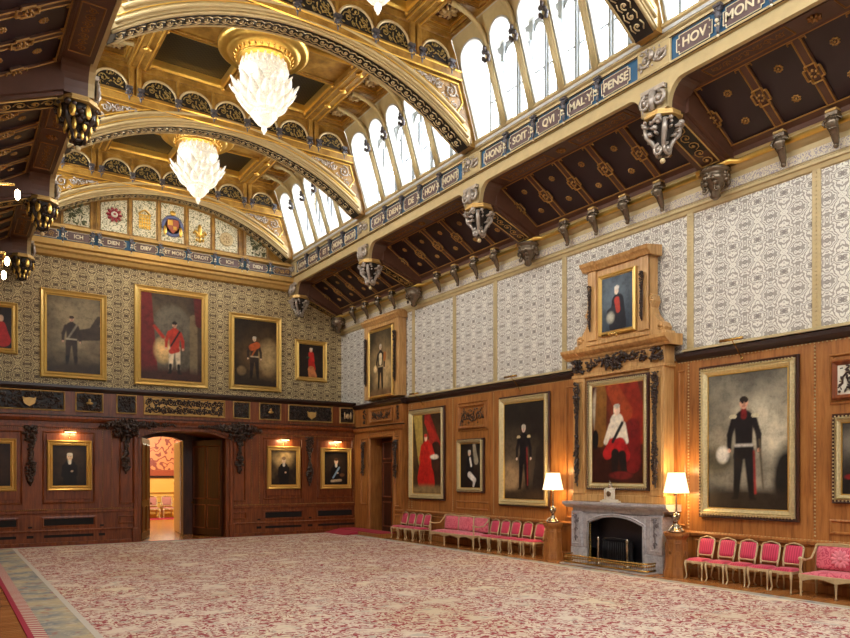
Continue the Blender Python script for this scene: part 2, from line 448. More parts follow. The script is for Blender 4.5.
def drop_mesh(w,h,seed=1):
    """a hanging carved swag: bow at the top, flowers and fruit, tapering tail. top at z=0"""
    r=random.Random(seed); mb=MB()
    mb.tube([(0,-.03,0),(0,-.05,-h)],.02,n=5)
    k=0; z=-.02
    while z>-h+.05:
        f=(-z)/h; ww=w/2*(.55+.45*math.sin(f*PI*3+.6))*(1-.35*f)
        for i in range(6):
            a=r.uniform(0,2*PI); x=ww*math.cos(a)*r.uniform(.5,1)
            q=r.uniform(.6,1.1)*w*.2
            mb.blob((x,-.06-r.uniform(0,.05),z+r.uniform(-.03,.03)),(q*1.2,q*.6,q*.6) if r.random()<.65 else q*.65,
                    Matrix.Rotation(r.uniform(0,PI),3,'Y'),n=6,m=4)
        z-=w*.2
    mb.blob((0,-.05,-h),(w*.12,w*.1,w*.25),n=6,m=4)
    return mb
def rosette(mb, c, r, n=8, depth=.03, down=True, M3=None):
    """flower facing -z by default (down)"""
    i0=len(mb.v)
    for k in range(n):
        a=2*PI*k/n
        mb.blob((r*.6*math.cos(a),r*.6*math.sin(a),-depth*.4),(r*.4,r*.2,depth*.7),Matrix.Rotation(a,3,'Z'),n=6,m=4)
    mb.blob((0,0,-depth*.8),(r*.25,r*.25,depth),n=6,m=4)
    T=Matrix.Translation(c)
    if M3 is not None: T=T@M3.to_4x4()
    mb.xf(T,i0)

def text_me(s, size, mat, ext=.012, name='lettering'):
    cu=bpy.data.curves.new(name,'FONT'); cu.body=s; cu.size=size; cu.extrude=ext; cu.align_x='CENTER'; cu.align_y='CENTER'; cu.offset=.006*size/.3
    o=bpy.data.objects.new(name,cu); COL.objects.link(o)
    dg=bpy.context.evaluated_depsgraph_get()
    me=bpy.data.meshes.new_from_object(o.evaluated_get(dg)); bpy.data.objects.remove(o); bpy.data.curves.remove(cu)
    me.name=name
    for v in me.vertices: v.co=Vector((v.co.x,-v.co.z,v.co.y))
    me.materials.clear(); me.materials.append(mat); return me

# local frames on the walls
R_RIGHT=-PI/2   # local x -> world -Y , local y(into wall) -> +X
R_LEFT=PI/2
def on_right(Y,Z,X=XR): return dict(loc=(X,Y,Z),rz=R_RIGHT)
def on_back(X,Z,Y=YP): return dict(loc=(X,Y,Z),rz=0.0)

# ================================================================== ROOM SHELL
XL=-.4
mb=MB(); mb.box(XL,-3,-.1,15.2,29.3,0); mb.box(4.5,29.3,-.1,13.5,42,0)
struct('floor',mb,M['floor'])
# end wall
mb=MB(); mb.box(XL-.2,YW,5.2,15.2,YW+.3,14.9); wb=struct('wall_back',mb,M['dimdamask'])
DX0,DX1,DZS,DZC=5.92,9.01,3.74,4.05
def archz(x,x0,x1,zs,zc):
    c=(x0+x1)/2; h=(x1-x0)/2; rise=zc-zs; R=(h*h+rise*rise)/(2*rise)
    return zc-R+math.sqrt(max(0,R*R-(x-c)**2))
def archwall(mb,x0,x1,zs,zc,zt,fn,p0,p1,n=16):
    for i in range(n):
        a=x0+(x1-x0)*i/n; b=x0+(x1-x0)*(i+1)/n
        mb.prism([(a,archz(a,x0,x1,zs,zc)),(b,archz(b,x0,x1,zs,zc)),(b,zt),(a,zt)],p0,p1,fn)
FY=lambda u,v,p:(u,p,v)      # profile in xz, extruded along y
FX=lambda u,v,p:(p,u,v)      # profile in yz, extruded along x
mb=MB(); mb.box(XL,YP,0,DX0,29.3,5.3); mb.box(DX1,YP,0,15.2,29.3,5.3)
archwall(mb,DX0,DX1,DZS,DZC,5.3,FY,YP,29.3)
struct('panelling',mb,M['oakdim'],wb)
# rails, dado and mouldings of the end wall
mb=MB()
for a,b in ((XL,DX0-.22),(DX1+.22,14.55)):
    mb.bbox(a,YP-.06,1.08,b,YP,1.2,.015); mb.bbox(a,YP-.1,.47,b,YP,.53,.015); mb.bbox(a,YP-.07,.0,b,YP,.12,.02)
mb.bbox(XL,YP-.05,3.98,14.55,YP,4.08,.01)
mb.prism([(YP,4.18),(YP-.1,4.2),(YP-.16,4.3),(YP-.16,4.36),(YP-.06,4.42),(YP,4.42)],XL,14.55,FX)
struct('rail',mb,M['oakdim'],wb)
mb=MB(); mb.prism([(YP,5.22),(YP-.08,5.25),(YP-.14,5.34),(YP-.14,5.42),(YP,5.44),(YW,5.44),(YW,5.3),(YP,5.3)],XL,14.55,FX)
mb.box(XL,YP-.175,4.385,14.55,YP-.02,4.41)
struct('ledge',mb,M['ledge'],wb)
mb=MB()
for a,b in ((XL,DX0-.3),(DX1+.3,14.5)):
    mb.beads((a,YP-.06,1.215),(b,YP-.06,1.215),.055,.018)
mb.beads((XL,YP-.03,3.95),(14.5,YP-.03,3.95),.06,.014)
for x in (4.64,4.94,10.33,14.63,10.02,14.5):
    mb.beads((x,YP-.02,1.25),(x,YP-.02,3.92),.06,.015)
struct('bead_moulding',mb,M['giltpaint'],wb)
# raised fields and picture boards
mb=MB()
BP=[(0,0),(.0,.03),(.03,.045),(.05,.02),(.06,.0)]
for x0,x1 in ((.7,2.2),(2.78,4.4),(10.5,12.15),(12.8,14.45)):
    mb.framerect(x0,1.4,x1,3.85,BP,YP); mb.bbox(x0+.12,YP-.035,1.55,x1-.12,YP,3.75,.01)
for x0,x1 in ((5.18,5.68),(9.26,9.78)):
    mb.framerect(x0,1.35,x1,3.9,BP,YP); mb.framerect(x0-.03,.66,x1+.03,.95,BP,YP)
for x0,x1 in ((.4,2.1),(2.75,4.43),(10.5,12.2),(12.78,14.5)):
    mb.framerect(x0,.6,x1,.98,[(0,0),(0,.02),(.05,.03),(.07,0)],YP)
struct('raised_panel',mb,M['oakdim'],wb)
mb=MB()
for x0,x1 in ((.4,2.1),(2.75,4.43),(10.5,12.2),(12.78,14.5)):
    mb.box(x0+.08,YP-.008,.68,x1-.08,YP+.02,.9); mb.box(x0+.08,YP-.008,.27,x1-.08,YP,.36)
for x in (2.42,4.62,10.32,12.5,14.5):
    mb.box(x-.1,YP-.008,.27,x+.1,YP,.36); mb.box(x-.06,YP-.008,.6,x+.06,YP,.66)
struct('air_grille',mb,M['void'],wb)
# door casing
mb=MB()
for i in range(20):
    x0=DX0-.2+(DX1-DX0+.4)*i/20; x1=DX0-.2+(DX1-DX0+.4)*(i+1)/20
    za=lambda x:archz(x,DX0-.2,DX1+.2,DZS+.05,DZC+.12)
    mb.prism([(x0,za(x0)-.02),(x1,za(x1)-.02),(x1,za(x1)+.1),(x0,za(x0)+.1)],YP-.09,YP,FY)
mb.bbox(DX0-.26,YP-.08,0,DX0-.12,YP,DZS+.1,.02); mb.bbox(DX1+.12,YP-.08,0,DX1+.26,YP,DZS+.1,.02)
mb.bbox(DX0-.32,YP-.11,0,DX0-.1,YP,.5,.02); mb.bbox(DX1+.1,YP-.11,0,DX1+.32,YP,.5,.02)
struct('door_casing',mb,M['oakdim'],wb)
# frieze carvings on the end wall
FZ0,FZ1=4.56,5.19
frz=[(1.34,3.44),(3.79,4.64),(5.1,5.74),(6.02,8.94),(9.29,9.93),(10.33,11.21),(11.55,13.48),(13.85,14.5),(-.2,1.0)]
frlab=['long carved trophy panel above and between the two small portraits left of the doorway','square carved panel in the end wall frieze above the lone dark standing portrait','small square carved panel at the left shoulder of the end doorway arch','wide pierced scrollwork panel with gold ground over the end doorway','small square carved panel right of the pierced scrollwork over the doorway',
'square carved panel with pale cap right of the doorway garland','long carved trophy panel with gold shield above the pair of lit small portraits','square carved panel with pale bird nearest the right corner of the end wall','carved frieze panel at the left edge above the cut-off small portrait']
for k,((a,b),lb) in enumerate(zip(frz,frlab)):
    big=k==3
    t=thing('carved_panel',lb,'carving',((a+b)/2,YP-.01,FZ0),0,'carved panels of the end wall frieze')
    w=b-a; mb=MB(); mb.box(-w/2,-.005,0,w/2,.01,FZ1-FZ0); obj('backing',mb,M['giltpaint'] if big else M['darkground'],t)
    mb=MB(); mb.framerect(-w/2-.02,-.02,w/2+.02,FZ1-FZ0+.02,[(0,0),(0,.05),(.025,.06),(.045,.03),(.05,0)]); obj('frame',mb,M['giltpaint'],t)
    mb=MB(); r=random.Random(k)
    if big:
        for zz0,zz1 in ((.03,.32),(.31,.6)): scrollrow(mb,-w/2+.04,zz0,w/2-.04,zz1,-.03,.024,11,True,r)
        foliage(mb,-w/2+.06,.05,w/2-.06,.58,-.02,.06,150,.045,r)
    else: foliage(mb,-w/2+.06,.05,w/2-.06,FZ1-FZ0-.05,0,.09,int(90*w),.055,r)
    obj('relief',mb,M['carve'],t)
    if k in (0,6,1,5):
        mb=MB(); z=.28
        if k in (0,6): mb.prism([(-.2,z+.12),(-.13,z+.08),(0,z+.1),(.13,z+.08),(.2,z+.12),(.16,z-.1),(.0,z-.2),(-.16,z-.1)],-.14,-.09,FY)
        else: mb.blob((0,-.1,z),(.12,.04,.05)); mb.blob((0,-.1,z+.08),(.05,.04,.08))
        obj('shield' if k in(0,6) else 'cap',mb,M['giltpaint'],t)
    if k==7:
        mb=MB(); mb.blob((-.14,-.1,.3),(.04,.03,.16)); mb.blob((.14,-.1,.3),(.04,.03,.16)); mb.blob((0,-.1,.28),(.1,.04,.12)); obj('bird',mb,M['giltwood'],t)
# cornice and frieze of the end wall
mb=MB(); y=YW-.02
mb.prism([(y,10.22),(y-.1,10.28),(y-.14,10.4),(y-.2,10.46),(y-.2,10.55),(y-.3,10.6),(y-.3,10.78),(y-.22,10.8),(y-.22,11.2),(y-.34,11.24),(y-.36,11.34),(y,11.36)],2.45,12.55,FX)
e=struct('trim_1',mb,M['giltpaint']); 
mb=MB(); mb.box(2.5,y-.235,10.82,12.5,y-.2,11.18); struct('frieze_ground',mb,M['blue'],e)
def cartouche(w,h,txt,parent,loc,rz,size=.26):
    """inscription cartouche, stepped ends, local facing -y, centre at loc"""
    mb=MB(); a,b,c=w/2,h/2,.06
    o=[(-a+c,-b),(a-c,-b),(a-c,-b+c),(a,-b+c),(a,b-c),(a-c,b-c),(a-c,b),(-a+c,b),(-a+c,b-c),(-a,b-c),(-a,-b+c),(-a+c,-b+c)]
    mb.prism(o,-.012,0,FY); p=obj('inscription_panel',mb,M['panelbrown'],parent,loc,rz)
    mb=MB(); pts=[(u,-.02,v) for u,v in o]
    for i in range(len(pts)): mb.tube([pts[i],pts[(i+1)%len(pts)]],.011,n=4,smooth=False)
    mb.blob((-a+.06,-.02,0),.022,n=4,m=3); mb.blob((a-.06,-.02,0),.022,n=4,m=3)
    obj('border',mb,M['letter'],p)
    if txt:
        o2=obj('lettering',text_me(txt,size,M['letter']),None,p,(0,-.016,0))
    else:
        mb=MB(); scrollrow(mb,-a+.1,-b+.05,a-.1,b-.05,-.02,.012,3); obj('scrollwork',mb,M['giltpaint'],p)
    return p
M['letter']=simple('silvery_gold_lettering',(224,212,180),.4,.2,.05,10)
M['panelbrown']=simple('mulberry_brown_panel',(96,76,74),.5,0,.1,8)
BD=[-5,-3.95,-2.82,-1.58,-.53,.53,1.58,2.82,3.95,5]
for i,tx in enumerate(['','ICH','DIEN','DIEV','ET MON','DROIT','ICH','DIEN','']):
    a,b=BD[i],BD[i+1]; cartouche(min(b-a-.2,.86),.3,tx,e,(CX+(a+b)/2,y-.24,11.0),0,.19)
def frieze_bracket_mb():
    mb=MB(); r=random.Random(3)
    mb.box(-.07,-.1,.2,.07,0,.26); mb.box(-.085,-.13,.25,.085,0,.3)
    mb.blob((0,-.09,.1),(.06,.06,.1)); mb.blob((-.045,-.11,.17),.04); mb.blob((.045,-.11,.17),.04); mb.blob((0,-.12,.2),.035)
    foliage(mb,-.07,-.02,.07,.22,-.06,.06,16,.03,r)
    mb.tube([(0,-.08,.05),(0,-.06,-.08),(0,-.09,-.2),(0,-.06,-.3)],[.05,.04,.035,.015],n=6)
    return mb
FB=frieze_bracket_mb().me('bracket',M['bluecarve'])
mb=MB(); mb.blob((0,-.12,-.02),(.04,.035,.04)); mb.blob((-.03,-.11,-.1),.026); mb.blob((.03,-.11,-.1),.026); mb.blob((0,-.08,-.3),.03)
FBG=mb.me('gilt_fruit',M['letter'])
def add_fb(parent,loc,rz):
    b=obj('bracket',FB,None,parent,loc,rz); obj('gilt_fruit',FBG,None,b)
for d in (-3.91,-2.92,-2.7,-1.58,-.53,.53,1.58,2.7,2.92,3.91):
    add_fb(e,(CX+d,y-.22,11.02),0)
# lunette with heraldic panels
mb=MB()
for i in range(24):
    a=-4.7+9.4*i/24; b=a+9.4/24
    mb.prism([(CX+a,11.3),(CX+b,11.3),(CX+b,13.4),(CX+a,13.4)],YW-.03,YW,FY)
lun=struct('trim_2',mb,M['ceilwood'])
RR=7.486; ZC=13.08-RR
zi=lambda d,o=0: ZC+math.sqrt(max(0,(RR+o)**2-d*d))
LB=[-4.6,-3.9,-2.92,-2.7,-1.58,-.53,.53,1.58,2.7,2.92,3.9,4.6]
mb=MB()
for a,b in ((-3.85,-2.98),(-2.6,-1.68),(-1.48,-.63),(-.43,.43),(.63,1.48),(1.68,2.6),(2.98,3.85)):
    n=8
    for i in range(n):
        u=a+(b-a)*i/n; v=a+(b-a)*(i+1)/n
        mb.prism([(CX+u,11.5),(CX+v,11.5),(CX+v,zi(v)-.12),(CX+u,zi(u)-.12)],YW-.05,YW-.03,FY)
struct('trellis_panel',mb,M['diaper'],lun)
mb=MB()
for d in (-3.9,-2.92,-2.7,-1.58,-.53,.53,1.58,2.7,2.92,3.9):
    mb.bbox(CX+d-.05,YW-.1,11.36,CX+d+.05,YW-.03,zi(d)+.05,.01)
struct('mullion',mb,M['ceilwood'],lun)
def emb(name,mb,mat,d,z): return obj(name,mb,mat,lun,(CX+d,YW-.06,z))
mb=MB(); rosette(mb,(0,0,0),.3,10,.08,M3=Matrix.Rotation(-PI/2,3,'X')@Matrix.Identity(3)); 
for v in range(len(mb.v)): pass
em=emb('rose_badge',mb,plainc('badge_red',(150,40,46)),-2.14,12.12)
mb=MB(); mb.blob((0,-.08,0),(.12,.05,.12)); obj('rose_heart',mb,M['cream'],em)
mb=MB()
for k in range(5): mb.box(-.2+.09*k,-.03,-.3,-.16+.09*k,0,.25)
for k in range(4): mb.box(-.22,-.035,-.22+.14*k,.22,0,-.18+.14*k)
mb.tube([(-.22,-.02,.25),(-.1,-.03,.36),(0,-.03,.42),(.1,-.03,.36),(.22,-.02,.25)],.03)
emb('portcullis_badge',mb,M['gilt'],-1.05,12.1)
mb=MB(); mb.lathe([(.42,-.01),(.42,.03),(.3,.03),(.3,-.01)],n=20,ax=1)
em=emb('garter_arms',mb,plainc('garter_blue',(92,100,136)),0,12.1)
mb=MB(); mb.prism([(-.22,.25),(.22,.25),(.22,-.05),(0,-.3),(-.22,-.05)],-.05,0,FY); obj('shield',mb,plainc('shield_red',(160,84,60)),em)
mb=MB(); mb.box(-.2,-.06,.02,-.01,-.05,.22); mb.box(.01,-.06,-.14,.14,-.05,-.01); mb.blob((0,-.04,.5),(.12,.04,.1)); mb.blob((.3,-.04,-.2),(.07,.03,.2)); mb.blob((-.3,-.04,-.2),(.07,.03,.2)); obj('charge',mb,M['gilt'],em)
mb=MB(); mb.blob((0,-.04,.08),(.09,.04,.3)); mb.tube([(-.05,-.04,-.1),(-.2,-.04,.1),(-.25,-.04,-.02)],.05); mb.tube([(.05,-.04,-.1),(.2,-.04,.1),(.25,-.04,-.02)],.05); mb.box(-.16,-.07,-.14,.16,-.02,-.06); mb.tube([(0,-.04,-.1),(0,-.04,-.35)],.05); mb.blob((-.12,-.04,-.25),.06); mb.blob((.12,-.04,-.25),.06)
emb('lily_badge',mb,M['gilt'],1.05,12.0)
mb=MB(); mb.lathe([(.28,-.01),(.28,.04),(.22,.05),(.1,.04),(.05,.07)],n=20,ax=1); rosette(mb,(0,-.05,0),.2,8,.05,M3=Matrix.Rotation(-PI/2,3,'X'))
emb('sunburst_badge',mb,M['giltwood'],2.14,11.98)
for d in (-3.45,3.45):
    mb=MB(); r=random.Random(9); foliage(mb,-.3,-.35,.3,.35,0,.06,40,.07,r); emb('leaf_badge',mb,plainc('dull_green_leaf',(92,96,62)),d,11.9)

# right wall
SD0,SD1=23.95,25.72
mb=MB(); mb.box(XR,-3,5.1,15.2,29.0,10.3)
wr=struct('wall_right',mb,M['wallpaper'])
mb=MB(); mb.box(14.82,-3,0,15.2,SD0,5.15); mb.box(14.82,SD1,0,15.2,YP,5.15); mb.box(14.82,SD0,3.88,15.2,SD1,5.15)
mb.box(14.55,23.3,0,14.82,SD0,5.2); mb.box(14.55,SD1,0,14.82,YP,5.2); mb.box(14.55,SD0,3.88,14.82,SD1,5.2)
mb.box(14.55,23.3,5.15,15.0,YP+.0,5.2)
struct('panelling',mb,M['oak'],wr)
mb=MB()
G=lambda x:[(x,5.1),(x-.05,5.12),(x-.12,5.2),(x-.12,5.28),(x,5.33),(XR+.05,5.33),(XR+.05,5.1)]
for a_,b_ in ((-3,11.1),(14.24,23.25)): mb.prism([(v,w) for v,w in G(14.82)],a_,b_,lambda u,v,p:(u,p,v))
mb.prism([(v,w) for v,w in G(14.55)],23.2,YP-.02,lambda u,v,p:(u,p,v))
struct('ledge',mb,M['ledge'],wr)
mb=MB()
for a_,b_ in ((-3,10.95),(14.38,23.2)): mb.prism([(14.82,5.33),(14.74,5.33),(14.8,5.4),(14.9,5.42),(14.9,5.33)],a_,b_,lambda u,v,p:(u,p,v))
for Y in (3.6,7.8,10.8,15.0,18.12,20.36,23.0): mb.bbox(14.86,Y-.09,5.4,14.9,Y+.09,8.66,.01)
struct('wall_strip',mb,M['creamgold'],wr)
mb=MB()
for Y in (7.8,10.8,15.0,18.12,20.36,23.0):
    mb.beads((14.855,Y,5.42),(14.855,Y,8.62),.09,.02)
    if Y not in (15.0,): mb.beads((14.81,Y,1.1),(14.81,Y,5.05),.075,.022)
mb.beads((14.8,1,5.08),(14.8,11.1,5.08),.085,.018); mb.beads((14.8,14.25,5.08),(14.8,23.25,5.08),.085,.018)
mb.beads((14.78,1,1.05),(14.78,10.6,1.05),.085,.018); mb.beads((14.78,15.1,1.05),(14.78,23.2,1.05),.085,.018)
mb.beads((14.81,23.2,1.1),(14.81,23.2,5.05),.075,.02)
struct('bead_moulding',mb,M['creamgold'],wr)
mb=MB()
for a,b in ((-3,11.1),(14.5,23.3)):
    mb.prism([(14.82,.93),(14.76,.96),(14.74,1.02),(14.78,1.06),(14.82,1.06)],a,b,lambda u,v,p:(u,p,v))
    mb.prism([(14.82,0),(14.77,0),(14.77,.16),(14.82,.2)],a,b,lambda u,v,p:(u,p,v))
mb.prism([(14.55,4.12),(14.46,4.16),(14.4,4.28),(14.42,4.33),(14.55,4.4)],23.15,YP-.1,lambda u,v,p:(u,p,v))
mb.prism([(14.55,.93),(14.5,.96),(14.5,1.03),(14.55,1.06)],23.2,SD0-.2,lambda u,v,p:(u,p,v))
struct('rail',mb,M['oak'],wr)
mb=MB(); mb.box(14.38,23.12,4.3,14.56,YP-.14,4.35); struct('shadow_fillet',mb,M['ledge'],wr)
# raised wood frames on the right wall panelling (built in a local frame, then turned)
def wallparts(frames,prof,X,name,mat,parent):
    mb=MB()
    for y0,z0,y1,z1 in frames: mb.framerect(-y1,z0,-y0,z1,prof)
    o=obj(name,mb,mat,parent,(X,0,0),R_RIGHT); return o
wallparts([(18.3,.2,20.2,.88),(15.2,.2,17.9,.88),(20.5,.2,23.0,.88),(8.0,.2,10.6,.88),(4.0,.2,7.6,.88),(10.86,1.15,11.08,4.9),(14.42,1.15,14.85,4.9),(18.4,3.86,20.05,4.86),(18.35,1.2,20.15,1.5),(4.5,3.8,7.5,4.8),(4.5,1.2,7.5,1.5)],BP,14.82,'raised_panel',M['oak'],wr)
wallparts([(SD0-.16,0,SD1+.16,4.02)],[(0,0),(0,.05),(.05,.07),(.12,.05),(.16,.0)],14.55,'door_casing',M['oak'],wr)
wallparts([(23.42,1.15,23.82,3.9),(25.95,1.15,26.5,3.9),(23.4,.2,23.85,.85)],BP,14.55,'raised_panel',M['oak'],wr)
# side door
mb=MB()
mb.bbox(15.08,SD0,0,15.14,SD1,3.88,.005)
dr=struct('door_2',mb,M['oakdark'])
fr=[]
mid=(SD0+SD1)/2
for a,b in ((SD0+.1,mid-.06),(mid+.06,SD1-.1)):
    for c,d in ((.25,1.3),(1.45,2.9),(3.0,3.75)): fr.append((a,c,b,d))
wallparts(fr,[(0,0),(0,.015),(.04,.03),(.07,0)],15.08,'door_panel',M['oakdim'],dr)
# pair of leaves of the end doorway
def leaf_mb(w,h):
    mb=MB(); mb.bbox(0,0,0,w,.06,h,.01); return mb
d1=obj('door_1',leaf_mb(2.05,3.72),M['oakdark'],None,(8.96,27.35,.02),math.atan2(2.0,-.55)); d1['kind']='structure'
def leafpanels(par,w):
    mb=MB(); g=MB()
    for y,sg in ((0,1),(.06,-1)):
        for a,b in ((.12,w/2-.06),(w/2+.06,w-.12)):
            for c,d in ((.25,1.2),(1.4,3.5)):
                i0=len(g.v); g.framerect(a,c,b,d,[(0,0),(0,.015),(.025,.025),(.05,0)])
                if sg<0: g.xf(Matrix.Diagonal((1,-1,1,1)),i0)
                g.xf(Matrix.Translation((0,y,0)),i0)
    obj('panel_moulding',g,M['oakdim'],par)
    mb=MB(); mb.blob((w-.1,-.06,1.25),.035); mb.blob((w-.1,.12,1.25),.035); mb.box(w-.13,-.015,1.1,w-.07,.075,1.4)
    obj('door_handle',mb,M['brass'],par)
leafpanels(d1,2.05)
d3=obj('door_3',leaf_mb(2.05,3.72),M['oakdark'],None,(5.98,27.3,.02),math.atan2(1.9,.72)); d3['kind']='structure'
leafpanels(d3,2.05)
# room beyond
mb=MB(); mb.box(4.3,29.3,0,6.5,29.6,6.0); mb.box(8.0,29.3,0,13.7,29.6,6.0); archwall(mb,6.5,8.0,3.74,3.9,6.0,FY,29.3,29.6,4)
struct('wall_doorway',mb,M['oakdark'])
mb=MB(); mb.box(4.3,41.5,0,13.7,41.8,6); mb.box(4.3,29.6,0,4.5,41.5,6); mb.box(13.5,29.6,0,13.7,41.5,6); w5=struct('wall_beyond',mb,M['yellowwall'])
mb=MB(); mb.bbox(4.5,41.4,1.38,13.5,41.5,1.46,.01); mb.bbox(4.5,41.42,0,13.5,41.5,.2,.01)
for k in range(6): mb.framerect(5+k*1.4,.35,6.2+k*1.4,1.2,BP,41.5)
struct('rail',mb,M['yellowwall'],w5)
mb=MB(); mb.box(4.3,29.6,6,13.7,41.8,6.1); struct('ceiling_beyond',mb,M['cream'])
d4=obj('door_4',leaf_mb(1.9,3.7),M['whitedoor'],None,(8.03,29.65,.02),math.atan2(1.85,.25)); d4['kind']='structure'
mb=MB()
for a,b in ((.15,.85),(1.05,1.75)):
    for c,d in ((.3,1.2),(1.4,3.4)): mb.framerect(a,c,b,d,[(0,0),(0,.02),(.05,.03),(.07,0)])
obj('panel_moulding',mb,M['gilt'],d4)

# left wall
mb=MB(); mb.box(XL-.2,-3,0,XL,29.0,10.3); wl=struct('wall_left',mb,M['wallpaper'])
mb2=MB(); mb2.box(XL-.2,-3.2,0,15.2,-3,10.5); struct('wall_front',mb2,M['wallpaper'])
mb=MB(); mb.box(XL,-3,0,XL+.08,YP,5.2); mb.box(XL,-3,5.2,XL+.18,YP,5.32); struct('panelling',mb,M['oak'],wl)

# ================================================================== CEILING AND ROOF
PL=[(4.9,11.6),(4.62,12.5),(4.35,13.3),(4.2,13.75),(4.08,14.1),(4.0,14.35)]
def dz(z):
    for (d0,z0),(d1,z1) in zip(PL,PL[1:]):
        if z<=z1: return d0+(d1-d0)*max(0,(z-z0))/(z1-z0)
    return PL[-1][0]
def zd(d):
    for (d0,z0),(d1,z1) in zip(PL,PL[1:]):
        if d>=d1: return z0+(z1-z0)*min(1,(d0-d)/(d0-d1)) if d<d0 else z0
    return 14.4
BO=[.28,1.535,2.605,3.675,4.745,6.0]
mb=MB(); mb.box(CX-5.6,YT[0],14.8,CX+5.6,29.2,14.95)
for s in (-1,1):
    P=lambda u,v,p,s=s:(CX+s*u,p,v)
    mb.prism([(3.98,14.35),(5.5,14.3),(5.5,14.85),(3.98,14.85)],YT[0],29.0,P)
ceil=struct('ceiling',mb,M['ceilwood'])
def frameY(mb,x0,y0,x1,y1,z,prof):
    """moulding around a rectangle in xy facing down (-z). prof=(inset,drop)"""
    vs=[]
    for ins,dp in prof: vs+=[(x0+ins,y0+ins,z-dp),(x1-ins,y0+ins,z-dp),(x1-ins,y1-ins,z-dp),(x0+ins,y1-ins,z-dp)]
    mb.add(vs,[(i*4+k,i*4+(k+1)%4,(i+1)*4+(k+1)%4,(i+1)*4+k) for i in range(len(prof)-1) for k in range(4)])
dark=MB(); beams=MB(); gold=MB(); cof=MB(); crs=MB(); knob=MB()
for T in YT[:-1]:
    for s in (-1,1):
        def X(d): return CX+s*d
        def bx(m,d0,y0,z0,d1,y1,z1): m.box(min(X(d0),X(d1)),y0,z0,max(X(d0),X(d1)),y1,z1)
        bx(beams,2.47,T+.27,14.25,3.05,T+6.01,14.8)
        bx(beams,0,T+2.5,14.4,2.47,T+3.78,14.8); bx(beams,0,T+.46,14.41,.3,T+2.5,14.8); bx(beams,0,T+3.78,14.41,.3,T+5.82,14.8)
        bx(beams,0,T+.27,14.35,2.47,T+.46,14.8); bx(beams,0,T+5.82,14.35,2.47,T+6.01,14.8)
        for y0,y1 in ((T+.46,T+2.5),(T+3.78,T+5.82)):
            a,b=sorted((X(.3),X(2.47)))
            dark.box(a,y0,14.56,b,y1,14.8)
            frameY(gold,a-.02,y0-.02,b+.02,y1+.02,14.38,[(0,0),(0,.05),(.03,.06),(.06,.0),(.07,-.1),(.08,-.18)])
            frameY(beams,a-.16,y0-.1,b+.16,y1+.1,14.4,[(0,0),(0,.04),(.05,.06),(.07,.0)])
            for kx in (a,b):
                for ky in (y0,y1): knob.blob((kx,ky,14.3),(.07,.07,.05),n=6,m=4)
        # strips on the long beam
        for d in (2.55,2.76,2.97):
            gold.tube([(X(d),T+.3,14.245),(X(d),T+5.98,14.245)],.028,n=4,smooth=False)
        for o in BO[1:-1]:
            knob.blob((X(2.76),T+o,14.2),(.14,.07,.06),n=6,m=4); knob.blob((X(2.76),T+o,14.2),(.07,.14,.06),n=6,m=4)
        bx(cof,3.05,T+.27,14.52,4.02,T+6.01,14.6)
        for j in range(6):
            o=BO[j]; bx(beams,3.05,T+o-.09,14.3,4.05,T+o+.09,14.6)
        bx(beams,3.92,T+.27,14.28,4.05,T+6.01,14.6)
        for j in range(5):
            y0,y1=T+BO[j]+.09,T+BO[j+1]-.09; a,b=sorted((X(3.05),X(3.92)))
            frameY(beams,a,y0,b,y1,14.42,[(0,-.0),(0,.1),(.05,.12),(.08,.02),(.14,.0),(.17,-.1)])
            frameY(gold,a+.08,y0+.08,b-.08,y1-.08,14.4,[(0,0),(0,.03),(.025,.03),(.03,-.02)])
            rosette(crs,((a+b)/2,(y0+y1)/2,14.5),.26,8,.09)
            for q in range(8):
                an=2*PI*q/8+.2; crs.blob(((a+b)/2+.3*math.cos(an),(y0+y1)/2+.3*math.sin(an),14.49),(.07,.03,.03),Matrix.Rotation(an+.8,3,'Z'),n=5,m=3)
struct('lattice_panel',dark,M['lattice'],ceil); struct('ceiling_beam',beams,M['ceilwood'],ceil)
struct('gilt_moulding',gold,M['gilt'],ceil); struct('coffer_ground',cof,plainc('coffer_maroon',(88,42,40)),ceil)
struct('coffer_rosette',crs,M['giltwood'],ceil); struct('boss',knob,M['gilt'],ceil)

